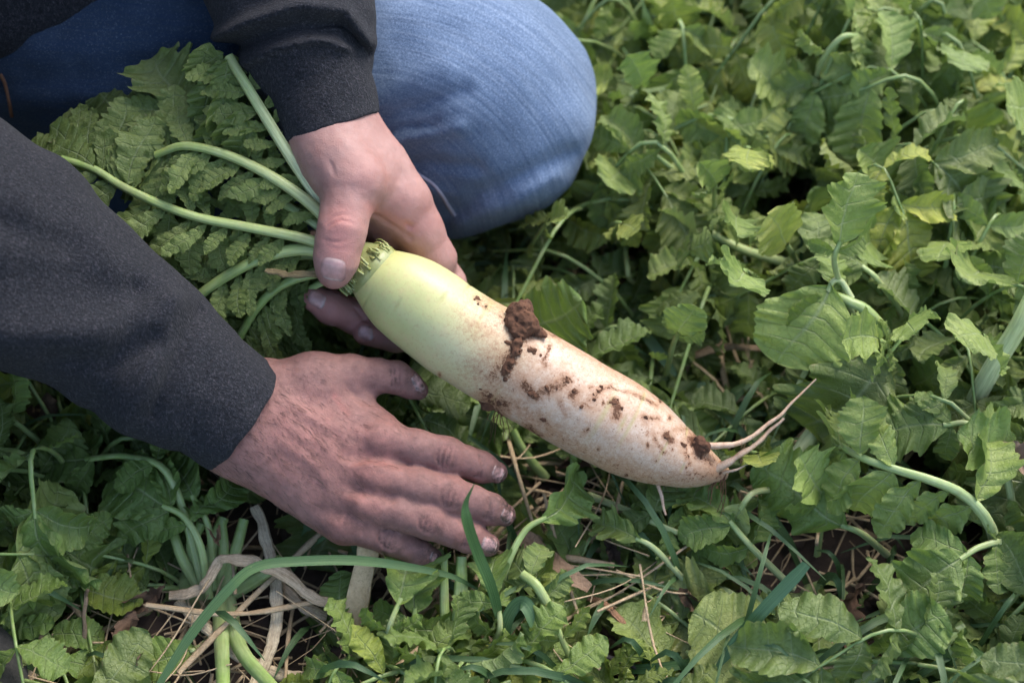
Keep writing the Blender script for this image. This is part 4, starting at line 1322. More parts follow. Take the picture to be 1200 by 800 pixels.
    spec = [
        # stalk points, r0, r1, pairs, terminal, tints
        ([(415, 300, 14), (378, 240, 16), (338, 180, 22), (302, 122, 24), (268, 66, 16)], 8.2, 6.0, (7, 0.22, 0.9, 34, 62), 0, green, (1.75, 1.55, 1.9)),
        ([(420, 305, 18), (378, 252, 24), (330, 214, 22), (272, 184, 16), (218, 171, 10), (182, 182, -4)], 8.5, 4.5, (10, 0.22, 0.97, 36, 84), 80, green, (1.25, 1.2, 1.1)),
        ([(420, 305, 8), (372, 264, 6), (330, 237, -4), (282, 205, -14), (240, 160, -24), (216, 120, -30)], 6.5, 3.8, (10, 0.25, 0.95, 34, 78), 90, green, (0.98, 1.0, 0.9)),
        ([(420, 308, 18), (368, 283, 20), (300, 268, 16), (222, 252, 12), (150, 222, 4), (110, 198, -2), (72, 186, -8)], 7.2, 4.2, (11, 0.25, 0.96, 40, 88), 84, green, (1.08, 1.12, 0.9)),
        ([(420, 312, 10), (366, 293, 14), (316, 299, 8), (268, 322, 0), (226, 352, -12), (190, 384, -30)], 8.5, 5.5, (9, 0.25, 0.95, 36, 76), 80, green, (1.02, 1.08, 0.82)),
        ([(422, 316, 0), (372, 320, 2), (330, 334, -4), (300, 362, -14), (278, 400, -26)], 6.5, 5, (6, 0.5, 0.95, 40, 70), 70, green, (0.74, 0.86, 0.62)),
        ([(420, 310, -8), (360, 300, -22), (290, 310, -36), (220, 300, -48), (160, 290, -56)], 5.5, 3.5, (10, 0.25, 0.97, 44, 84), 90, (0.62, 0.66, 0.56), (0.8, 0.9, 0.7)),
        ([(420, 310, -8), (360, 282, -24), (300, 260, -38), (240, 230, -50), (180, 180, -58), (150, 150, -60)], 5.5, 3.5, (11, 0.25, 0.97, 44, 86), 92, (0.64, 0.68, 0.58), (0.8, 0.9, 0.7)),
        ([(420, 312, -10), (360, 320, -30), (310, 340, -44), (255, 350, -58), (200, 340, -66)], 5.5, 3.5, (9, 0.25, 0.97, 44, 84), 90, (0.60, 0.66, 0.56), (0.8, 0.9, 0.7)),
        ([(422, 318, -10), (380, 330, -30), (340, 355, -46), (320, 390, -60), (312, 420, -70)], 5, 3, (5, 0.5, 0.97, 44, 66), 70, (0.60, 0.66, 0.56), (0.8, 0.9, 0.7)),
        ([(418, 300, -6), (360, 232, -20), (312, 170, -32), (268, 110, -40)], 4.5, 3.0, (8, 0.3, 0.97, 40, 74), 78, (0.66, 0.70, 0.58), (0.8, 0.9, 0.7)),
    ]
    for pts, r0, r1, pr, term, tint, st in spec:
        cnt, t0, t1, s0, s1 = pr
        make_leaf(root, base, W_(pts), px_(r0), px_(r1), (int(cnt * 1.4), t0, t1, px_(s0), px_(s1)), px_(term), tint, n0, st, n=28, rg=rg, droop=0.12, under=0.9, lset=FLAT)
    # the bent tip of the topmost leaf
    lf = [c for c in root.children if c.name.startswith('leaf')][0]
    for (x, y, z), (dx, dy), sz in (((266, 68, 16), (-18, 60), 78), ((266, 70, 20), (-2, 50), 56), ((262, 62, 14), (-30, 18), 50), ((250, 80, 14), (-6, 60), 74), ((262, 100, 16), (4, 56), 70), ((268, 64, 18), (16, 20), 28), ((246, 50, 12), (-12, 38), 50), ((252, 130, 10), (-8, 50), 70), ((285, 128, 20), (-16, 40), 62), ((300, 150, 20), (-26, 36), 56)):
        put_blade('leaflet', rg.choice(LFT), lf, base, c2w(C(x, y, z)), ROT @ np.array([dx, -dy, -6.0]), ROT @ np.array([0.3, 0.3, 1.0]), px_(sz), (0.74, 0.78, 0.68), 1.2)
    # broad leaflets standing up at the outer edge of the bunch
    for (x, y, z), (dx, dy), sz, wd in (((150, 214, -6), (-60, -70), 96, 1.0), ((122, 200, -10), (-70, -42), 90, 1.0), ((128, 178, -14), (10, -52), 72, 1.2), ((150, 216, 2), (16, -90), 88, 1.15), ((176, 200, -12), (-18, -74), 74, 1.2), ((196, 190, -10), (16, -80), 96, 1.0), ((222, 178, -12), (28, -78), 92, 0.8), ((248, 176, -10), (-4, -70), 82, 0.7), ((232, 170, -14), (-32, -72), 84, 1.0),
                                        ((280, 265, 8), (-12, 62), 66, 0.8), ((232, 254, 6), (-10, 66), 70, 0.8), ((252, 258, 8), (14, 62), 70, 0.75), ((200, 246, 2), (-6, 66), 76, 0.9), ((310, 272, 8), (10, 52), 54, 0.8), ((110, 196, 0), (-40, -34), 60, 1.1)):
        put_blade('leaflet', rg.choice(FLAT), [c for c in root.children if c.name.startswith('leaf')][3], base, c2w(C(x, y, z)), ROT @ np.array([dx, -dy, -10.0]), ROT @ np.array([rg.uniform(-0.4, 0.4), 0.2, 1.0]), px_(sz), (0.95, 0.95, 0.92), wd * 1.5)
    # withered stub under the thumb
    Pp = spline(W_([(384, 320, 22), (352, 322, 24), (330, 319, 20), (312, 315, 16)]), 20)
    tube_obj('withered_stalk', Pp + 0.0008 * np.stack([vnoise(Pp, 200)] * 3, 1), np.linspace(6, 3, 20) * S * (1 + 0.4 * vnoise(Pp, 300)), DRY, root, base, 10, flat=0.4).color = (0.62, 0.60, 0.42, 1)
    return root
radish_root = build_radish()

# ------------------------------------------------------------------ things growing and lying on the ground
KEEP = [([(-60, 200), (0, 300), (150, 400), (290, 490)], 118, 0.745), ([(290, 490), (430, 560)], 76, 0.80), ([(430, 550), (570, 600)], 58, 0.80), ([(340, 450), (495, 452)], 34, 0.80),
        ([(435, 315), (600, 430), (720, 495)], 60, 0.815), ([(720, 495), (850, 556)], 40, 0.815), ([(850, 550), (900, 510), (955, 447)], 12, 0.80), ([(390, 150), (400, 320)], 62, 0.82), ([(460, 230), (545, 335)], 46, 0.84),
        ([(380, 110), (556, 126)], 146, 0.95), ([(60, 190), (240, 240), (400, 300)], 105, 0.86), ([(355, 350), (460, 395)], 26, 0.84), ([(330, 20), (390, 150)], 90, 0.85), ([(-100, 60), (400, 90)], 100, 0.95)]

# openings in the canopy where the photograph shows soil, stalks or a single leaf lying free
CLEAR = [((275, 690), 85), ((330, 740), 70), ((420, 720), 45), ((545, 720), 42), ((700, 745), 60), ((965, 640), 72), ((862, 612), 45), ((655, 365), 45), ((655, 600), 55), ((1130, 670), 50), ((850, 740), 62), ((930, 255), 45),
         ((160, 590), 55), ((480, 720), 45), ((950, 385), 60), ((1080, 560), 60), ((150, 735), 35), ((1000, 690), 40), ((745, 300), 45), ((640, 520), 40), ((840, 420), 40)]

def covers(P):
    x, y, d = proj(P)
    for (cx, cy), r in CLEAR:
        if (((x - cx) ** 2 + (y - cy) ** 2 < r * r) & (P[:, 2] > 0.018)).any(): return True
    return False

def blocked(P, pad=0.0):
    x, y, d = proj(P)
    xy = np.stack([x, y], -1)
    for pts, r, dep in KEEP:
        near = poly_dist2(xy, pts) < r + pad
        if (near & (d < dep)).any(): return True
    return False

def rand_leaf(plant, base, g, az, reach, height, tint, rg, stalk_tint=(1, 1, 1), scale=1.0, dead=False):
    dz = np.array([math.cos(az), math.sin(az), 0])
    sd = np.array([-dz[1], dz[0], 0]) * rg.uniform(-0.25, 0.25)
    pts = [g + dz * 0.008, g + dz * reach * 0.22 + np.array([0, 0, height * 0.62]), g + (dz + sd * 0.6) * reach * 0.6 + np.array([0, 0, height]), g + (dz + sd) * reach + np.array([0, 0, height * rg.uniform(0.62, 0.98)])]
    term = rg.uniform(0.036, 0.068) * scale
    P = spline(pts, 9)
    T = P[-1] - P[-2]; T /= np.linalg.norm(T)
    tip = P[-1] + T * term
    samp = np.concatenate([P, [tip, P[-1] + T * term * 0.5 + sd * 0.1, P[-1] + T * term * 0.5]])
    if blocked(samp, 14) or covers(samp): return None
    x, y, d = proj(samp)
    if d.min() < 0.60: return None
    cnt = rg.randint(3, 5)
    f = 0.62 + 0.7 * rg.random()
    y_ = rg.random()
    t = [c * f for c in tint]
    if y_ < 0.12: t = [t[0] * 1.6, t[1] * 1.3, t[2] * 0.85]
    elif y_ < 0.2: t = [t[0] * 1.5, t[1] * 1.4, t[2] * 1.5]
    r0 = rg.uniform(0.0015, 0.0025) * scale ** 0.5
    return make_leaf(plant, base, pts, r0, r0 * 0.5, (cnt, rg.uniform(0.24, 0.36), 0.94, 0.030 * scale, rg.uniform(0.034, 0.048) * scale), term, t, None, stalk_tint, n=12, rg=rg, wide=rg.uniform(0.9, 1.25))

PLANTS = {}
def plant(key, px, py, label, leaves=16, reach=0.13, height=0.10, tint=(1, 1, 1), scale=1.0, seed=0, stalk_tint=(0.58, 0.70, 0.48), group='radish plants growing in the field', az=None):
    g = G(px, py, 0.0)
    root = empty('radish_plant', g)
    tag(root, label, 'plant', group)
    rg = random.Random(seed * 17 + 3)
    leaves = int(leaves * 1.35)
    made = 0
    for i in range(leaves):
        for attempt in range(6):
            a = (az[0] + (az[1] - az[0]) * rg.random()) if az else 2 * math.pi * (i + rg.random()) / leaves
            if rand_leaf(root, g, g, a, reach * rg.uniform(0.45, 1.25), height * rg.uniform(0.35, 1.45), tint, rg, stalk_tint, scale): made += 1; break
    # swollen shoulder of the root at soil level
    cr = tube_obj('crown', np.array([g + [0, 0, -0.01], g + [0, 0, 0.006], g + [0, 0, 0.014], g + [0, 0, 0.02]]), np.array([0.016, 0.017, 0.013, 0.006]) * scale, STALK, root, g, 10)
    PLANTS[key] = (root, g, rg)
    return root

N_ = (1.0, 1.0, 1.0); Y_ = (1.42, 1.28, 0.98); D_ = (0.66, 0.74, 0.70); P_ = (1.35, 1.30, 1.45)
plant('knee', 700, 290, 'yellow-green radish plant close against the bright side of the jeans knee', 15, 0.12, 0.09, Y_, 0.95, 1)
plant('mid', 835, 345, 'radish plant with a row of upright leaflets on a pale slanting stalk behind the radish', 13, 0.13, 0.10, (1.1, 1.1, 0.95), 0.95, 2)
plant('round', 1070, 455, 'radish plant whose rounded scalloped leaf arches out above the forked root tips', 12, 0.12, 0.09, N_, 1.0, 3)
plant('compound', 1185, 660, 'radish plant whose arching stalk carries a row of hanging toothed leaflets at the right edge', 12, 0.12, 0.08, N_, 1.0, 4)
plant('lobed', 965, 715, 'radish plant with one broad dark lobed leaf below the forked root tips', 11, 0.11, 0.06, (0.85, 0.92, 0.85), 1.0, 5)
plant('corner', 1110, 800, 'radish plant with two thick pale stalks in the lower right corner', 11, 0.12, 0.06, (0.9, 0.95, 0.85), 1.0, 6)
plant('fingers', 545, 790, 'radish plant with pale upright stalks just below the fingertips of the lower hand', 11, 0.09, 0.055, (0.9, 1, 0.8), 0.95, 7)
plant('wrist', 240, 690, 'radish plant with bare bundled stalks below the wrist of the lower hand', 9, 0.10, 0.07, (0.62, 0.72, 0.6), 0.95, 8, az=(1.2, 4.4))
plant('left', 20, 700, 'radish plant with curled bright-edged leaves at the left edge below the sleeve', 12, 0.10, 0.06, (0.72, 0.85, 0.62), 0.95, 9)
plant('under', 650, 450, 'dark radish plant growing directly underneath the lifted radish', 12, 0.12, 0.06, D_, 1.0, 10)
plant('yellow', 950, 320, 'radish plant bearing one yellowing oval leaf amid greener ones', 12, 0.12, 0.10, (1.15, 1.12, 1.0), 0.95, 11)
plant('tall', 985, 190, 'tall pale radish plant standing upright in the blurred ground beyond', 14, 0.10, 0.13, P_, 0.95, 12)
plant('curly', 1110, 275, 'radish plant with crinkled light leaves behind the rounded scalloped leaf', 15, 0.13, 0.11, (1.2, 1.2, 1.1), 0.95, 13)
plant('edge', 1200, 420, 'radish plant with a thick pale stalk leaning in at the right edge', 12, 0.13, 0.09, (1.05, 1.05, 1.0), 1.0, 14)
plant('far_knee', 770, 150, 'blurred radish plant behind the knee beside a bleached stalk', 14, 0.13, 0.10, (1.25, 1.2, 1.0), 0.95, 15)
plant('low', 800, 690, 'radish plant of small toothed leaves beneath the thick middle of the radish', 11, 0.10, 0.055, (0.85, 0.95, 0.8), 0.9, 16)
plant('low_b', 690, 800, 'low radish plant of yellowish young leaves at the bottom edge right of the upright stalks', 9, 0.08, 0.05, (1.2, 1.15, 0.8), 0.8, 17)
plant('flat', 860, 800, 'radish plant with wide flattened leaves lying at the bottom edge under a slanting grass blade', 9, 0.11, 0.045, (0.95, 0.9, 0.85), 1.1, 18)
plant('low_c', 430, 790, 'radish plant with lobed leaves between the flat straw stalk and the pale upright stalks', 8, 0.08, 0.05, (0.95, 1.05, 0.8), 0.9, 19)
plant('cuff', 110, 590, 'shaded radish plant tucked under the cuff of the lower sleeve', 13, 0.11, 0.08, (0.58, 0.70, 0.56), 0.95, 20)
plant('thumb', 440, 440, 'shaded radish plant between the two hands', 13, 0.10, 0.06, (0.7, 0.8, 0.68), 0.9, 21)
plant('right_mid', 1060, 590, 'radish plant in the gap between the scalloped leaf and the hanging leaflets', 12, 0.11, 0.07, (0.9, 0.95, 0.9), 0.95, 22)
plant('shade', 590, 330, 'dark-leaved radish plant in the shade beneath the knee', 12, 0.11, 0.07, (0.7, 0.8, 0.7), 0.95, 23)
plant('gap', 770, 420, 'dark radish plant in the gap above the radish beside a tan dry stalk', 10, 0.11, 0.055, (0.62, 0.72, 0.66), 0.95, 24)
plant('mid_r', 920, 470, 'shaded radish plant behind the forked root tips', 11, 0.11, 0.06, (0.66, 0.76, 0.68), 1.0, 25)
FARP = [(640, -20, 'blurred leafy plant just above the top of the jeans knee'), (730, 60, 'blurred leafy plant between the jeans knee and the wide blurred grass blade'),
        (850, 40, 'blurred yellowish plant beyond the brown dead stem behind the knee'), (880, 120, 'blurred leafy plant just left of the tall pale plant'),
        (960, 20, 'blurred leafy plant directly behind the top of the tall pale plant'), (1080, 60, 'blurred leafy plant around the two bleached stalks far off'),
        (1160, 10, 'blurred leafy plant in the upper right corner'), (1190, 150, 'blurred plant beside the far brown dead leaf at the right edge'),
        (1080, 160, 'blurred plant just right of the tall pale plant'), (1210, 270, 'plant at the right edge level with the crinkled light leaves'),
        (560, -60, 'blurred plant half hidden behind the top of the jeans knee'), (800, -60, 'blurred plant cut off by the top edge beyond the brown dead stem'),
        (900, -80, 'blurred plant cut off by the top edge left of the tall pale plant'), (1010, -70, 'blurred plant cut off by the top edge above the bleached far stalks'),
        (1120, -90, 'blurred plant cut off by the top edge nearest the upper right corner')]
OUTL = 'leafy radish plant in the rows beyond the edge of the picture'
for i, (x, y) in enumerate(((1240, -60), (1260, 60), (700, -130), (1280, 200), (960, -170), (1180, -180))): FARP.append((x, y, OUTL))
for i, (x, y, lb) in enumerate(FARP):
    plant(('far', i), x, y, lb, 13, 0.13, 0.10, (1.5, 1.44, 1.3) if i % 3 else (1.85, 1.6, 1.15), 0.95, 40 + i, group='plants beyond the picture' if lb == OUTL else 'far blurred radish plants')  # far leaf tints raised to paint in the brighter open sky light
for i, (x, y, lb) in enumerate(((1290, 480, 'plant reaching in at the right edge beneath the thick leaning pale stalk'), (1300, 640, 'plant reaching in at the right edge behind the row of hanging leaflets'), (1290, 800, 'plant reaching in at the lower right corner'),
                            (-120, 640, 'shaded plant reaching in at the left edge under the sleeve'), (-100, 780, 'plant reaching in at the lower left corner by the boot'))):
    plant(('side', i), x, y, lb, 10, 0.12, 0.07, N_, 0.95, 80 + i)

for i, (wx, wy) in enumerate(((0.75, 0.35), (0.72, 0.62), (0.9, 0.9), (0.85, 1.2), (0.55, 0.12), (0.28, 0.08), (0.0, 0.06), (-0.22, 0.10), (0.4, 1.75), (0.75, 1.6), (0.0, 1.75), (-0.35, 1.5), (-0.3, 1.2), (1.1, 0.5))):
    gx, gy, gd = proj(np.array([wx, wy, 0.0]))
    plant(('out', i), float(gx), float(gy), OUTL, 9, 0.13, 0.08, (1.2, 1.2, 1.1), 1.05, 120 + i, group='plants beyond the picture')

def hero(key, pts, term=0, pairs=None, tint=N_, st=(0.95, 1, 0.9), r=(3.6, 2.0), nrm=None, mesh=None, wide=1.0, seed=1, droop=0.4):
    """a leaf that stands out in the photograph; points are (pixel x, pixel y, height in metres), sizes in photograph pixels"""
    root, g, rg = PLANTS[key]
    P = [G(*p) for p in pts]
    k = np.linalg.norm(P[-1] - CAM) / F_PX
    pr = (pairs[0], pairs[1], pairs[2], pairs[3] * k, pairs[4] * k) if pairs else None
    return make_leaf(root, g, P, r[0] * 0.5 / 1000 * 1.6, r[1] * 0.5 / 1000 * 1.6, pr, term * k, tint, nrm, st, n=20, rg=random.Random(seed), term_mesh=mesh, wide=wide, droop=droop)

FACE = np.array([0.05, -0.45, 0.90])
# the rounded scalloped leaf and its neighbours
hero('round', [(1066, 448, 0.02), (1046, 402, 0.09), (1018, 366, 0.125), (996, 354, 0.13), (975, 345, 0.13), (958, 342, 0.128)], 0, None, N_, (0.75, 0.85, 0.6), (5.2, 3.0), FACE)
hero('round', [(998, 350, 0.128), (986, 330, 0.136), (976, 330, 0.138), (970, 342, 0.135)], 108, None, (2.0, 1.9, 1.6), N_, (2.6, 2.0), np.array([0.1, -0.55, 0.82]), OVAL[0], 1.25, 4)
hero('round', [(985, 352, 0.128), (968, 338, 0.135)], 0, (1, 0.5, 0.9, 66, 66), (1.12, 1.15, 0.95), N_, (2.4, 2.0), FACE, None, 1, 5)
hero('round', [(1030, 430, 0.02), (1000, 370, 0.10), (978, 310, 0.15), (985, 282, 0.165)], 88, (1, 0.8, 0.9, 40, 44), (1.15, 1.15, 0.95), N_, (3, 2), np.array([0.3, -0.85, 0.4]), TERM[3], 0.85, 6)
hero('round', [(1050, 440, 0.02), (1060, 380, 0.08), (1030, 330, 0.12), (1010, 312, 0.125)], 70, (2, 0.5, 0.9, 50, 58), (1.0, 1.05, 0.85), N_, (3, 2), np.array([0.4, -0.7, 0.6]), None, 0.9, 7)
hero('round', [(1066, 470, 0.02), (1010, 478, 0.05), (960, 500, 0.06), (915, 560, 0.05), (890, 580, 0.03)], 0, None, N_, (1.35, 1.25, 1.45), (7, 6))
hero('round', [(1090, 500, 0.03), (1060, 482, 0.075), (1035, 465, 0.09), (1020, 458, 0.09)], 40, (3, 0.3, 0.95, 46, 46), (1.2, 1.1, 0.85), N_, (2.6, 2), FACE, None, 1, 8)
# the arching row of leaflets
hero('compound', [(1172, 668, 0.03), (1160, 615, 0.085), (1130, 580, 0.10), (1090, 562, 0.108), (1050, 550, 0.11), (1010, 536, 0.108), (985, 522, 0.10)], 84, (6, 0.28, 0.97, 82, 74), (1.45, 1.4, 1.25), (0.95, 1.0, 0.85), (4.6, 2.4), np.array([-0.1, -0.75, 0.65]), None, 0.9, 11, 0.9)
hero('compound', [(1190, 660, 0.03), (1180, 560, 0.09), (1140, 500, 0.10), (1105, 498, 0.10)], 84, (2, 0.6, 0.9, 50, 54), (1.05, 1.12, 1.0), N_, (3.4, 2), FACE, TERM[2], 1.0, 12)
hero('compound', [(1200, 700, 0.02), (1180, 640, 0.07), (1150, 640, 0.08), (1125, 655, 0.08)], 92, (2, 0.5, 0.85, 50, 56), (0.98, 1.1, 0.95), N_, (3.2, 2), FACE, TERM[4], 1.05, 13)
hero('compound', [(1215, 600, 0.03), (1205, 560, 0.08), (1190, 545, 0.09)], 86, None, (1.0, 1.12, 1.0), N_, (3.2, 2), FACE, TERM[0], 1.0, 14)
# broad lobed leaf, drying pale leaf, small leaves below the root tip
hero('lobed', [(1040, 650, 0.03), (1010, 625, 0.06), (985, 615, 0.065)], 128, None, (0.82, 0.95, 0.75), N_, (3, 2), np.array([-0.1, -0.75, 0.65]), TERM[5], 1.0, 15)
hero('lobed', [(960, 560, 0.03), (910, 572, 0.06), (885, 576, 0.075), (874, 586, 0.074), (868, 596, 0.068)], 72, None, (2.3, 1.95, 2.6), (1.3, 1.15, 1.2), (2.6, 2.0), np.array([-0.1, -0.6, 0.8]), OVAL[1], 0.85, 16)
hero('lobed', [(930, 690, 0.02), (880, 640, 0.05), (855, 610, 0.06)], 74, (2, 0.5, 0.9, 50, 56), (0.9, 1.05, 0.8), N_, (3, 2), FACE, None, 0.8, 17)
hero('low', [(690, 580, 0.03), (740, 600, 0.05), (790, 622, 0.05), (825, 632, 0.045)], 92, (3, 0.35, 0.9, 42, 52), (0.95, 1.05, 0.82), N_, (3, 2), FACE, None, 1.0, 18)
hero('low', [(820, 700, 0.02), (770, 645, 0.05), (745, 630, 0.055)], 66, None, (1.15, 1.15, 0.95), N_, (2.6, 1.8), FACE, None, 0.75, 19)
# leaf in front of the fingertips
hero('fingers', [(575, 735, 0.02), (592, 668, 0.055), (615, 622, 0.07), (640, 606, 0.072)], 96, None, (1.0, 1.12, 0.86), (0.95, 1.05, 0.8), (3.2, 2.0), np.array([0.1, -0.75, 0.65]), TERM[6], 0.95, 21)
for x, dx in ((532, 4), (540, 0), (548, -3), (524, -2)):
    hero('fingers', [(x + 6, 798, 0.01), (x + dx, 730, 0.04), (x + dx * 2, 652, 0.062)], 0, None, N_, (1.05, 1.12, 0.9), (4.0 + abs(dx) * 0.3, 3))
hero('fingers', [(560, 780, 0.02), (585, 740, 0.05), (580, 690, 0.06)], 60, (2, 0.4, 0.8, 40, 46), (0.9, 1.05, 0.75), N_, (2.6, 2), FACE, None, 0.9, 23)
hero('low_c', [(450, 790, 0.01), (455, 740, 0.05), (470, 700, 0.06)], 84, (1, 0.5, 0.8, 50, 60), (0.98, 1.12, 0.8), N_, (2.6, 1.8), FACE, TERM[1], 1.0, 24)
hero('low_c', [(480, 790, 0.01), (484, 745, 0.04), (486, 712, 0.05)], 70, (1, 0.6, 0.8, 50, 60), (0.9, 1.08, 0.78), N_, (2.6, 1.8), FACE, TERM[3], 1.0, 25)
hero('low_c', [(420, 770, 0.01), (405, 730, 0.03), (400, 712, 0.035)], 52, None, (0.8, 0.98, 0.72), N_, (2.4, 1.8), FACE, OVAL[0], 1.0, 26)
hero('low_b', [(680, 795, 0.02), (655, 740, 0.05), (650, 715, 0.055)], 62, (2, 0.4, 0.8, 40, 50), (1.45, 1.3, 0.85), (1.1, 1.1, 0.8), (2.6, 1.8), FACE, None, 0.9, 27)
hero('low_b', [(640, 790, 0.01), (650, 735, 0.04), (632, 690, 0.06), (612, 672, 0.06)], 50, (2, 0.6, 0.9, 34, 40), N_, (1.1, 1.08, 0.9), (4.2, 3.4))
# lower left
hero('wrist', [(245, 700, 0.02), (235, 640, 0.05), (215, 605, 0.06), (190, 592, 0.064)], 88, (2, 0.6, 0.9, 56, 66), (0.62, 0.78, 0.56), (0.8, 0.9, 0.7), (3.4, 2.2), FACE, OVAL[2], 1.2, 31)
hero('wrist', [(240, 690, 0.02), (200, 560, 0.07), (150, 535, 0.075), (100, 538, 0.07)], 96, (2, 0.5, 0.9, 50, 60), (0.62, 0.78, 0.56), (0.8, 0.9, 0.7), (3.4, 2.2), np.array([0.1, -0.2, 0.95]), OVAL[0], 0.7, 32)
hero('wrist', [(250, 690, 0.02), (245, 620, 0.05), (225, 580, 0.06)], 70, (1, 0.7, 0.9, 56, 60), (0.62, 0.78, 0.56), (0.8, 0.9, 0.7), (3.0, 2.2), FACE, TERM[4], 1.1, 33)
for x0, y0, x1, y1, x2, y2, w in ((238, 688, 225, 640, 236, 612, 6), (246, 690, 250, 640, 262, 606, 6), (254, 690, 262, 650, 260, 610, 5), (262, 692, 275, 650, 286, 608, 5.5), (270, 696, 305, 676, 330, 655, 6), (234, 690, 212, 650, 200, 610, 5), (258, 700, 260, 760, 262, 810, 6.5), (266, 700, 282, 760, 320, 806, 6.5)):
    hero('wrist', [(x0, y0, 0.015), (x1, y1, 0.035), (x2, y2, 0.045)], 0, None, N_, (0.85, 0.92, 0.75), (w, w * 0.7))
hero('wrist', [(250, 745, 0.01), (230, 760, 0.03), (222, 762, 0.032)], 64, None, (0.95, 1.05, 0.62), N_, (2.4, 1.8), FACE, OVAL[3], 1.0, 34)
hero('left', [(10, 740, 0.01), (-10, 700, 0.05), (5, 690, 0.055)], 72, (1, 0.5, 0.8, 56, 60), (0.95, 1.1, 0.68), N_, (2.8, 2), FACE, TERM[0], 1.1, 35)
hero('left', [(60, 770, 0.01), (30, 742, 0.03), (5, 736, 0.035)], 60, (1, 0.5, 0.8, 56, 60), (0.7, 0.88, 0.6), N_, (4.0, 3), FACE, OVAL[1], 1.1, 36)
# under and behind the radish
hero('under', [(585, 395, 0.02), (600, 385, 0.06), (618, 380, 0.075)], 92, None, (0.80, 1.0, 0.72), N_, (2.4, 1.8), np.array([-0.2, -0.8, 0.6]), TERM[2], 1.15, 41)
hero('under', [(600, 440, 0.02), (570, 455, 0.05), (552, 458, 0.055)], 70, (1, 0.6, 0.9, 44, 50), (0.66, 0.84, 0.6), N_, (2.4, 1.8), FACE, TERM[5], 1.1, 42)
hero('under', [(640, 560, 0.01), (615, 530, 0.03), (600, 503, 0.045)], 44, (1, 0.7, 0.9, 30, 36), N_, (0.85, 1.0, 0.7), (4, 3.4))
# right of the knee
hero('mid', [(985, 320, 0.03), (930, 310, 0.06), (870, 292, 0.08), (830, 272, 0.09), (800, 256, 0.095)], 46, (6, 0.25, 0.95, 56, 54), (1.2, 1.15, 0.95), (1.1, 1.1, 1.0), (4.6, 3.2), np.array([0.1, -0.6, 0.75]), None, 0.9, 51, 0.2)
hero('knee', [(760, 300, 0.02), (760, 250, 0.07), (766, 232, 0.085)], 66, (2, 0.5, 0.9, 40, 50), (1.6, 1.35, 0.8), N_, (2.6, 2), np.array([0.2, -0.8, 0.55]), OVAL[0], 0.8, 52)
hero('knee', [(780, 340, 0.02), (742, 330, 0.05), (735, 312, 0.06), (733, 290, 0.06)], 104, None, (0.95, 1.02, 0.62), N_, (2.6, 2), FACE, TERM[1], 0.8, 53)
hero('knee', [(700, 280, 0.02), (705, 230, 0.06), (702, 205, 0.075)], 66, (2, 0.4, 0.9, 44, 52), (1.3, 1.2, 0.9), N_, (2.6, 2), FACE, OVAL[2], 0.9, 54)
hero('yellow', [(945, 330, 0.02), (930, 300, 0.10), (922, 286, 0.125)], 88, (1, 0.6, 0.9, 40, 46), (2.5, 1.95, 1.5), N_, (2.8, 2), np.array([0.1, -0.85, 0.5]), OVAL[1], 0.95, 55)
hero('tall', [(965, 190, 0.02), (955, 120, 0.10), (962, 75, 0.15), (985, 45, 0.17), (1005, 42, 0.165)], 62, (2, 0.55, 0.9, 40, 46), (1.9, 1.7, 1.7), N_, (3, 2.2), np.array([0.3, -0.7, 0.6]), OVAL[2], 1.0, 56)
hero('tall', [(1000, 190, 0.02), (1012, 120, 0.10), (1016, 85, 0.13)], 62, None, (2.2, 1.9, 2.0), N_, (3, 2.2), np.array([0.2, -0.8, 0.5]), OVAL[3], 0.9, 57)
hero('tall', [(980, 200, 0.02), (950, 130, 0.10), (925, 105, 0.125)], 70, (1, 0.6, 0.9, 40, 46), (1.8, 1.65, 1.6), N_, (3, 2.2), FACE, TERM[3], 1.0, 58)
hero('tall', [(1010, 210, 0.02), (1040, 150, 0.09), (1050, 130, 0.10)], 100, None, (1.15, 1.25, 1.25), N_, (3, 2.2), FACE, TERM[6], 1.1, 59)
hero('curly', [(1060, 300, 0.02), (1045, 240, 0.10), (1040, 215, 0.12)], 64, (2, 0.5, 0.9, 46, 52), (1.45, 1.4, 1.2), N_, (3, 2.2), FACE, TERM[4], 1.1, 60)
hero('curly', [(1110, 290, 0.02), (1150, 220, 0.09), (1170, 190, 0.10)], 74, (2, 0.5, 0.9, 50, 56), (1.15, 1.2, 1.1), N_, (3, 2.2), FACE, TERM[2], 1.1, 61)
hero('edge', [(1122, 512, 0.05), (1155, 445, 0.10), (1192, 385, 0.135), (1212, 345, 0.15)], 0, None, N_, (1.7, 1.5, 1.7), (7.5, 6.5))
hero('edge', [(1230, 420, 0.02), (1200, 330, 0.09), (1170, 300, 0.10)], 90, (2, 0.5, 0.9, 50, 60), (1.0, 1.1, 1.0), N_, (3, 2.2), FACE, TERM[0], 1.1, 62)
hero('corner', [(1000, 808, 0.02), (1060, 770, 0.04), (1130, 736, 0.045)], 0, None, N_, (1.15, 1.1, 1.15), (7.5, 6))
hero('corner', [(1030, 812, 0.02), (1080, 785, 0.03), (1140, 765, 0.03)], 0, None, N_, (1.05, 1.05, 1.0), (6, 5))
hero('corner', [(1000, 790, 0.02), (1030, 760, 0.05), (1040, 755, 0.055)], 84, None, (0.85, 0.98, 0.8), N_, (2.6, 2), FACE, OVAL[3], 1.1, 63)
hero('flat', [(950, 820, 0.01), (900, 740, 0.03), (860, 700, 0.03), (840, 690, 0.025)], 0, None, N_, (1.3, 1.2, 1.5), (4.4, 3.6))
hero('flat', [(900, 740, 0.02), (880, 735, 0.025), (860, 730, 0.026)], 104, None, (1.55, 1.3, 1.5), N_, (2.6, 2), np.array([0, -0.5, 0.85]), TERM[3], 1.2, 64)
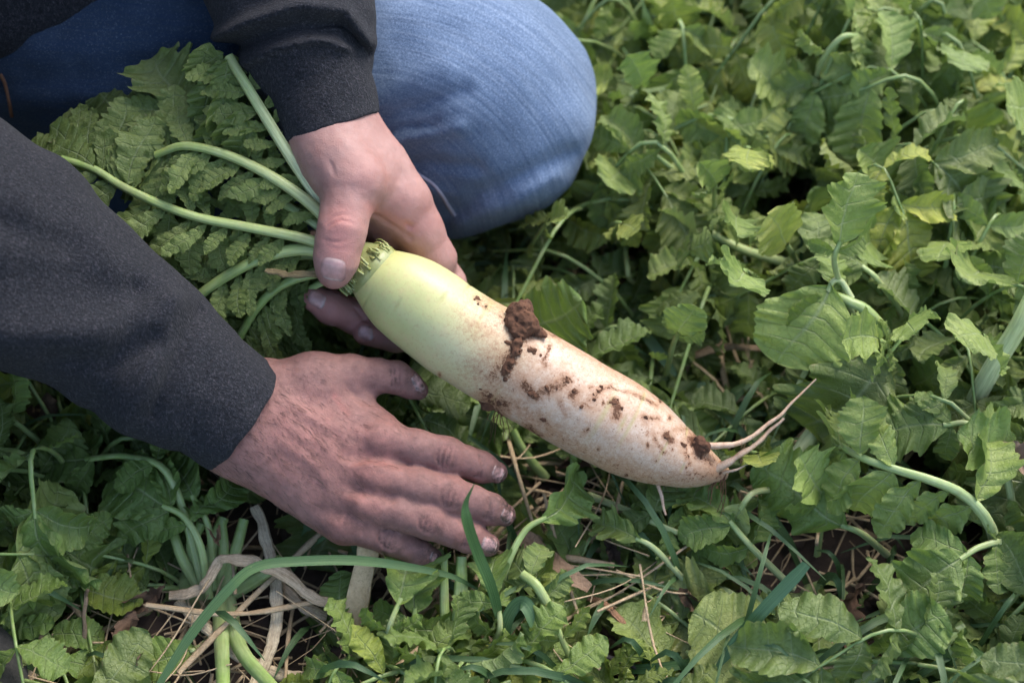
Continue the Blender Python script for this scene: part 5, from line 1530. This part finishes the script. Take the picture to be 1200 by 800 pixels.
hero('flat', [(930, 790, 0.02), (900, 775, 0.03)], 110, None, (1.5, 1.3, 1.45), N_, (2.6, 2), np.array([0, -0.5, 0.85]), OVAL[0], 1.1, 65)

# broad single leaves lifting out of the canopy on the right
rb = random.Random(77)
for i, (x, y, sz) in enumerate(((720, 215, 74), (780, 140, 66), (700, 180, 64), (860, 150, 66), (840, 200, 74), (890, 190, 64), (930, 170, 76), (1070, 240, 78), (1110, 130, 84), (1150, 160, 86), (1180, 215, 78), (1100, 300, 86), (1160, 330, 84), (1040, 290, 74),
        (880, 262, 62), (860, 335, 76), (805, 375, 74), (1010, 405, 72), (1130, 400, 84), (1090, 452, 74), (900, 545, 64), (965, 560, 72), (1172, 470, 76), (760, 90, 66), (900, 60, 66), (1090, 30, 64), (1150, 70, 76), (690, 90, 60), (1020, 95, 66),
        (830, 60, 66), (960, 250, 70), (1190, 110, 76), (800, 20, 60), (1000, 10, 60), (740, 270, 66), (1075, 370, 70), (1190, 270, 80), (820, 285, 60), (655, 250, 56))):
    g0 = G(x, y, 0.0)
    key = min((k for k in PLANTS if k not in ('fingers', 'wrist', 'left')), key=lambda k: np.linalg.norm(PLANTS[k][1] - g0))
    sz *= rb.uniform(0.7, 1.0)
    h = rb.uniform(0.085, 0.15) if y < 420 else rb.uniform(0.06, 0.08)
    dx, dy = rb.uniform(-1, 1), rb.uniform(-0.9, 0.8)
    l = math.hypot(dx, dy) + 0.3
    dx, dy = dx / l, dy / l
    k1 = rb.random()
    tint = (1.5, 1.45, 1.2) if k1 < 0.5 else (1.9, 1.6, 1.0) if k1 < 0.7 else (1.25, 1.3, 1.1)
    hero(key, [(x - dx * 70 + rb.uniform(-10, 10), y - dy * 70 + 40, 0.02), (x - dx * 40, y - dy * 40 + 8, h * 0.8), (x - dx * sz * 0.4, y - dy * sz * 0.4, h)], sz, (2, 0.45, 0.85, sz * 0.5, sz * 0.62), tint, (0.8, 0.9, 0.7), (2.8, 1.8),
         np.array([rb.uniform(-0.4, 0.4), -0.4 + rb.uniform(-0.3, 0.2), 0.85]), rb.choice(OVAL + TERM), rb.uniform(0.9, 1.2), 300 + i)

# ------------------------------------------------------------------ grass
def ribbon(P, w, nrm, fold=0.25):
    T, N, B = frames(P, nrm)
    w = np.asarray(w)[:, None]
    V = np.stack([P - B * w + N * w * fold, P, P + B * w + N * w * fold], 1).reshape(-1, 3)
    n = len(P)
    i = np.arange(n * 3).reshape(n, 3)
    Q = np.stack([i[:-1, :-1], i[1:, :-1], i[1:, 1:], i[:-1, 1:]], -1).reshape(-1, 4)
    UV = np.stack([np.repeat(np.linspace(0, 1, n), 3), np.tile([0, 0.5, 1], n)], 1)
    return V, Q, UV

def ribbon_thing(name, cat, label, pts, w, mat, nrm=None, tint=(1, 1, 1), taper=0.12, n=26, group=None, thick=0.0, rough=0.0, taper0=0.6):
    P = spline([G(*p) for p in pts], n)
    if rough: P = P + rough * np.stack([vnoise(P + 1, 70), vnoise(P + 5, 70), vnoise(P + 9, 70)], 1)
    s = np.linspace(0, 1, n)
    ww = w * 0.5 * S * np.minimum(1, taper0 + s * 3) * np.clip((1 - s) * 2.6 + taper, 0, 1)
    if rough: ww = ww * (1 + 0.25 * vnoise(P, 130))
    V, Q, UV = ribbon(P, ww, FACE if nrm is None else np.array(nrm))
    b = P[0]
    me = mesh_np(name, V - b, Q, mat)
    uvl = me.uv_layers.new(name='UVMap')
    uvl.data.foreach_set('uv', UV[Q.ravel()].astype(np.float32).ravel())
    o = link(name, me, None, b)
    if thick:
        m = o.modifiers.new('thickness', 'SOLIDIFY'); m.thickness = thick
    o.color = tuple(tint) + (1,)
    return tag(o, label, cat, group)

def rod_thing(name, cat, label, pts, r, mat, tint=(1, 1, 1), r1=None, rough=0.0012, flat=0.7, group=None, n=44, kink=False):
    P = spline([G(*p) for p in pts], n)
    if kink:
        K = np.array([G(*p) for p in pts]); s_ = np.linspace(0, len(K) - 1, n)
        L = np.stack([np.interp(s_, np.arange(len(K)), K[:, q]) for q in range(3)], 1)
        P = 0.25 * P + 0.75 * L
    P = P + rough * np.stack([vnoise(P + 1, 60), vnoise(P + 5, 60), vnoise(P + 9, 60)], 1) + rough * 0.4 * np.stack([vnoise(P + 2, 190), vnoise(P + 6, 190), vnoise(P + 8, 190)], 1)
    rr = np.linspace(r, r if r1 is None else r1, n) * S * (1 + 0.24 * vnoise(P, 150) + 0.14 * vnoise(P, 420))
    b = P[0].copy()
    o = tube_obj(name, P - b, rr, mat, None, None, 10, flat=flat * 0.7, groove=0.35)
    o.location = b
    o.color = tuple(tint) + (1,)
    return tag(o, label, cat, group)

GB = 'grass blades that stand out from the rest'
ribbon_thing('grass_blade', 'grass blade', 'long bent green grass blade crossing below the wrist and fingers of the lower hand', [(180, 812, 0.05), (225, 742, 0.07), (268, 690, 0.085), (300, 664, 0.09), (350, 657, 0.088), (430, 657, 0.08), (520, 672, 0.065), (560, 690, 0.05)], 11, GRASS, (0, -0.6, 0.8), (1.25, 1.3, 1.1), 0.25, 40, GB)
ribbon_thing('grass_blade', 'grass blade', 'dark grass blade curving up across the ring finger of the lower hand', [(590, 745, 0.03), (576, 690, 0.08), (560, 650, 0.105), (547, 612, 0.13), (545, 590, 0.14), (556, 566, 0.15)], 13, GRASS, (0.6, -0.7, 0.5), (0.95, 1.15, 0.95), 0.06, 30, GB)
ribbon_thing('grass_blade', 'grass blade', 'straight wide blue-green grass blade slanting up beside the broad lobed leaf', [(832, 792, 0.04), (880, 730, 0.07), (945, 660, 0.10)], 15, GRASS, (0.1, -0.6, 0.8), (1.05, 1.25, 1.35), 0.7, 20, GB, taper0=0.1)
ribbon_thing('grass_blade', 'grass blade', 'grass blade arching over at the bottom edge right of the pale upright stalks', [(585, 800, 0.02), (592, 730, 0.05), (612, 705, 0.06), (630, 742, 0.05), (632, 810, 0.02)], 16, GRASS, (0.3, -0.7, 0.6), (1.05, 1.2, 1.1), 0.15, 30, GB)
ribbon_thing('grass_blade', 'grass blade', 'dark grass blade lying in the gap above the radish', [(740, 372, 0.03), (762, 400, 0.05), (792, 440, 0.04)], 15, GRASS, None, (0.8, 1.0, 0.95), 0.4, 16, GB, taper0=0.2)
ribbon_thing('grass_blade', 'grass blade', 'dark grass blade reaching toward the forked root tips from the right', [(830, 455, 0.03), (800, 500, 0.035), (822, 452, 0.04), (850, 500, 0.04)], 13, GRASS, None, (0.75, 0.95, 0.9), 0.2, 20, GB)
ribbon_thing('grass_blade', 'grass blade', 'low grass blade crossing the soil near the bottom edge beside a dark twig', [(700, 785, 0.01), (770, 782, 0.03), (830, 772, 0.035), (862, 762, 0.03)], 11, GRASS, None, (0.9, 1.1, 0.8), 0.1, 20, GB)
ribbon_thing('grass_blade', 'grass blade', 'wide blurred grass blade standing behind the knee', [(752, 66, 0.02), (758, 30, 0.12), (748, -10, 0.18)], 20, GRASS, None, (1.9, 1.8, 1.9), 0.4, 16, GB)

def build_grass():
    V, Q, U, off = [], [], [], 0
    rg = random.Random(21)
    n = 0
    while n < 1500:
        r = rg.random()
        px, py = rg.uniform(-60, 1280), rg.uniform(-150, 840)
        if px < 560 and py > 400 and rg.random() < 0.8: continue
        g = G(px, py, 0.0)
        h = rg.uniform(0.02, 0.075) * (1.35 if py < 260 else 1.0)
        az = rg.uniform(0, 6.283); reach = h * rg.uniform(0.4, 1.8)
        d = np.array([math.cos(az), math.sin(az), 0])
        P = spline([g - [0, 0, 0.004], g + d * reach * 0.3 + [0, 0, h * 0.7], g + d * reach * 0.75 + [0, 0, h], g + d * reach * 1.2 + [0, 0, h * rg.uniform(0.5, 1.0)]], 8)
        if blocked(P) or (covers(P) and rg.random() < 0.85): continue
        w = rg.uniform(0.0010, 0.0026) * np.array([0.7, 1, 1, 1, 0.9, 0.75, 0.5, 0.08])
        v, q, u = ribbon(P, w, np.array([rg.uniform(-0.5, 0.5), -0.4, 0.8]))
        V.append(v); Q.append(q + off); U.append(u[q.ravel()]); off += len(v); n += 1
    me = mesh_np('grass', np.concatenate(V), np.concatenate(Q), GRASS)
    uvl = me.uv_layers.new(name='UVMap')
    uvl.data.foreach_set('uv', np.concatenate(U).astype(np.float32).ravel())
    o = link('grass', me)
    o.color = (0.9, 1.0, 0.85, 1)
    tag(o, 'thin dark grass growing between the radish plants', None, None, 'stuff')
build_grass()

# ------------------------------------------------------------------ dry stalks, dead leaves, straw
DS = 'dry stalks lying among the plants'
rod_thing('dry_stalk', 'dry stalk', 'pale flattened dry stalk running down from the wrist past the bare bundled stalks', [(300, 592, 0.04), (316, 650, 0.035), (326, 715, 0.03), (312, 770, 0.025), (294, 812, 0.02)], 7, DRY, (1.7, 1.75, 1.7), None, 0.0014, 0.5, DS, 44, True)
rod_thing('dry_stalk', 'dry stalk', 'broken tan stalk with a crumpled joint lying across the bare bundled stalks', [(200, 700, 0.03), (235, 690, 0.035), (258, 655, 0.05), (300, 660, 0.05), (345, 680, 0.045), (388, 716, 0.035)], 6.5, DRY, (1.6, 1.5, 1.38), None, 0.003, 0.5, DS, 44, True)
rod_thing('dry_stalk', 'dry stalk', 'second half of a split tan stalk bending below the first', [(318, 672, 0.03), (342, 698, 0.028), (368, 715, 0.025), (385, 722, 0.02)], 6, DRY, (1.7, 1.6, 1.5), None, 0.002, 0.45, DS, 44, True)
rod_thing('dry_stalk', 'dry stalk', 'long cream stalk sweeping along the bottom edge from the crumpled joint', [(210, 705, 0.02), (240, 735, 0.025), (280, 768, 0.02), (330, 790, 0.02), (400, 802, 0.015)], 7, DRY, (1.8, 1.85, 1.8), None, 0.001, 0.8, DS, 44, True)
ribbon_thing('dry_stalk', 'dry stalk', 'wide flat straw-coloured stalk standing below the little finger', [(412, 742, 0.02), (420, 700, 0.04), (432, 640, 0.06)], 24, DRY, None, (1.8, 1.65, 1.35), 0.9, 18, DS, 0.002, 0.0012)
rod_thing('dry_stalk', 'dry stalk', 'curled tan dry stalk in the gap above the thick middle of the radish', [(782, 472, 0.02), (800, 440, 0.03), (822, 415, 0.04), (845, 404, 0.04), (872, 404, 0.04), (898, 407, 0.035)], 6.5, DRY, (0.75, 0.65, 0.56), 4, 0.003, 0.6, DS)
rod_thing('dry_stalk', 'dry stalk', 'pale dry stalk running from beneath the root tip toward the wilting leaf', [(770, 568, 0.02), (810, 576, 0.03), (860, 584, 0.03), (900, 580, 0.03), (940, 566, 0.03)], 6, DRY, (0.85, 0.78, 0.70), 4, 0.002, 0.6, DS)
ribbon_thing('dry_stalk', 'dry stalk', 'twisted tan dry leaf blade right of the fingertips', [(605, 625, 0.03), (640, 650, 0.035), (665, 672, 0.04), (688, 690, 0.035)], 22, DEAD, (0.2, -0.5, 0.8), (1.5, 1.35, 1.2), 0.5, 24, DS, 0, 0.003)
rod_thing('dry_stalk', 'dry stalk', 'orange-brown dry stalk curving over bare soil near the bottom edge', [(690, 700, 0.015), (718, 715, 0.03), (738, 745, 0.025), (752, 790, 0.015)], 5, DEAD, (1.5, 1.15, 0.9), 3, 0.002, 0.7, DS)
rod_thing('dry_stalk', 'dry stalk', 'thin pale forked stalk standing in the lower left shade', [(82, 782, 0.01), (95, 755, 0.03), (98, 710, 0.045), (102, 690, 0.045)], 3.4, DRY, (0.62, 0.58, 0.54), 2, 0.002, 0.8, DS)
rod_thing('dry_stalk', 'dry stalk', 'grey-green fallen stalk slanting through the lower left shade', [(70, 660, 0.03), (100, 672, 0.035), (130, 700, 0.03), (146, 716, 0.02)], 6, DRY, (0.42, 0.46, 0.34), 4, 0.001, 0.6, DS)
rod_thing('dry_stalk', 'dry stalk', 'bleached upright stalk in the blurred ground behind the knee', [(752, 108, 0.03), (750, 84, 0.05), (748, 68, 0.055)], 8, DRY, (1.3, 1.3, 1.2), None, 0.001, 0.8, DS)
rod_thing('dry_stalk', 'dry stalk', 'short white stalk end beneath a blurred leaf right of the knee', [(836, 170, 0.02), (838, 150, 0.04), (842, 132, 0.055)], 6, DRY, (1.3, 1.3, 1.35), None, 0.001, 0.8, DS)
rod_thing('dry_stalk', 'dry stalk', 'upper of two blurred bleached stalks lying far off at the right', [(1030, 22, 0.03), (1050, 38, 0.035), (1072, 56, 0.03)], 5.5, DRY, (1.1, 1.1, 1.0), None, 0.001, 0.8, DS)
rod_thing('dry_stalk', 'dry stalk', 'lower of two blurred bleached stalks lying far off at the right', [(1045, 68, 0.03), (1070, 74, 0.035), (1102, 94, 0.03)], 6, DRY, (1.1, 1.05, 1.0), None, 0.001, 0.8, DS)
rod_thing('dry_stalk', 'dry stalk', 'brown blurred dead stem rising behind the knee', [(808, 200, 0.02), (806, 150, 0.06), (800, 110, 0.07), (815, 88, 0.075)], 9, DEAD, (1.2, 1.1, 1.0), 6, 0.003, 0.8, DS)
rod_thing('twig', 'twig', 'thin dark twig on the soil at the bottom edge', [(686, 762, 0.02), (730, 775, 0.025), (790, 795, 0.02)], 3.4, TWIG, (1, 1, 1), 2.6, 0.0008, 1.0)
rod_thing('dry_root', 'root', 'thick brown dead root in the dark below the sleeve', [(20, 540, 0.03), (48, 512, 0.05), (66, 470, 0.07)], 14, DEAD, (0.55, 0.5, 0.42), 10, 0.004, 0.8)

DL = 'dead leaves lying among the plants'
def dead_leaf(label, px, py, h, dx, dy, size, tint, k, wide=1.0, nrm=None, mat=DEAD):
    p = G(px, py, h)
    q = G(px + dx, py + dy, h)
    me = DEADM[k].copy() if mat is not LEAF else DEADM[k]
    if mat is not LEAF:
        me.materials.clear(); me.materials.append(mat)
    o = bpy.data.objects.new('dead_leaf', me); col.objects.link(o)
    s = size * np.linalg.norm(p - CAM) / F_PX
    o.matrix_world = frame_matrix(p, q - p, np.array(nrm if nrm else (0.1, -0.6, 0.75)), s, s * wide)
    o.color = tuple(tint) + (1,)
    tag(o, label, 'dead leaf', DL)
dead_leaf('crumpled brown dead leaf hanging in the lower left below the bare bundled stalks', 152, 712, 0.035, -14, 78, 84, (1.0, 0.9, 0.85), 0, 0.9)
dead_leaf('curled brown dead leaf beside the crumpled joint of the broken tan stalk', 190, 690, 0.03, -22, 12, 50, (0.9, 0.8, 0.7), 1)
dead_leaf('small brown curl caught under the row of hanging leaflets', 1118, 632, 0.07, 40, 20, 46, (0.95, 0.75, 0.6), 2, 0.8)
dead_leaf('pale papery dead leaf at the right edge above the row of leaflets', 1165, 520, 0.10, 34, 18, 66, (1.9, 1.85, 1.8), 3, 1.1)
dead_leaf('grey crumpled dead leaf below the thick middle of the radish', 712, 632, 0.03, 8, 34, 44, (0.62, 0.58, 0.58), 1, 0.9)
dead_leaf('rolled brown dead leaf on the yellowing flattened leaf beneath the broad lobed leaf', 1005, 690, 0.03, -20, 44, 74, (1.05, 0.85, 0.72), 2)
dead_leaf('dark curled leaf rim beside the wide flattened leaves', 790, 690, 0.03, 40, 30, 70, (0.62, 0.55, 0.42), 0, 0.8)
dead_leaf('tan papery scrap at the bottom edge under the slanting grass blade', 800, 792, 0.03, 34, 6, 40, (1.6, 1.4, 1.15), 1)
dead_leaf('brown crumpled leaf on bare soil near the bottom edge left of the dark twig', 690, 745, 0.015, 30, 24, 54, (0.7, 0.58, 0.5), 3)
dead_leaf('tan curled tip of the broken stalk beside the bare bundled stalks', 256, 640, 0.055, -6, -22, 30, (1.6, 1.35, 1.1), 2)
dead_leaf('blurred brown dead leaf in the far ground at the upper right', 1170, 135, 0.05, 36, -10, 50, (1.2, 0.95, 0.85), 0)
dead_leaf('brown dead leaf on shaded soil left of the thick middle of the radish', 655, 545, 0.02, 30, -8, 60, (0.75, 0.6, 0.45), 1)

def build_litter():
    V, Q, off = [], [], 0
    rg = random.Random(33)
    for k in range(1500):
        px, py = rg.uniform(-80, 1300), rg.uniform(-200, 850)
        g = G(px, py, rg.uniform(0.002, 0.022))
        az = rg.uniform(0, 6.283); L = rg.uniform(0.01, 0.07)
        d = np.array([math.cos(az), math.sin(az), rg.uniform(-0.25, 0.25)])
        s = np.array([-d[1], d[0], rg.uniform(-0.5, 0.5)]) * rg.uniform(-0.25, 0.25) * L
        P = spline([g - d * L / 2, g + s, g + d * L / 2 + s * 0.3], 6)
        if blocked(P): continue
        w = 0.0003 + 0.0010 * rg.random() ** 2
        v, q = tube(P, np.full(6, w) * (1 + 0.3 * vnoise(P, 300)), 5, flat=rg.uniform(0.3, 1))
        V.append(v); Q.append(q + off); off += len(v)
    for k in range(230):
        zone = rg.choice(((150, 560, 640, 810), (420, 860, 640, 810), (560, 820, 520, 700), (0, 200, 640, 810), (760, 1000, 380, 600), (560, 720, 250, 420), (620, 1250, -60, 200)))
        px, py = rg.uniform(zone[0], zone[1]), rg.uniform(zone[2], zone[3])
        g = G(px, py, rg.uniform(0.008, 0.040))
        az = rg.uniform(0, 6.283); L = rg.uniform(0.035, 0.12)
        d = np.array([math.cos(az), math.sin(az), rg.uniform(-0.35, 0.35)])
        s = np.array([-d[1], d[0], rg.uniform(-0.5, 0.5)]) * rg.uniform(-0.16, 0.16) * L
        P = spline([g - d * L / 2, g + s, g + d * L / 2 + s * 0.3], 10)
        if blocked(P, 4): continue
        v, q = tube(P, np.full(10, 0.0004 + 0.0019 * rg.random() ** 3) * (1 + 0.35 * vnoise(P, 300)), 6, flat=rg.uniform(0.25, 0.8))
        V.append(v); Q.append(q + off); off += len(v)
    o = link('plant_litter', mesh_np('plant_litter', np.concatenate(V), np.concatenate(Q), DRY))
    o.color = (1.05, 0.98, 0.84, 1)
    tag(o, 'straw and broken dry stems scattered on the soil', None, None, 'stuff')
    V, Q, off = [], [], 0
    for k in range(700):
        px, py = rg.uniform(-80, 1300), rg.uniform(-150, 850)
        r = rg.uniform(0.002, 0.008)
        c = G(px, py, 0.0) + [0, 0, rg.uniform(0, 0.006)]
        a = np.linspace(0, 6.283, 7)[:-1]
        ring = lambda z, s: np.stack([np.cos(a) * s, np.sin(a) * s, np.full(6, z)], 1)
        v = np.concatenate([ring(-0.5, 0.8), ring(0.0, 1.0), ring(0.5, 0.75), ring(0.75, 0.25)]) * r
        v = v * (1 + 0.5 * vnoise(v + k, 240)[:, None]) + c
        i = np.arange(24).reshape(4, 6); j = np.roll(i, -1, 1)
        q = np.stack([i[:-1], j[:-1], j[1:], i[1:]], -1).reshape(-1, 4)
        V.append(v); Q.append(np.concatenate([q, [[18, 19, 20, 21], [18, 21, 22, 23]]]) + off); off += 24
    tag(link('soil_crumb', mesh_np('soil_crumb', np.concatenate(V), np.concatenate(Q), SOIL)), 'loose crumbs of dark soil', None, None, 'stuff')
build_litter()
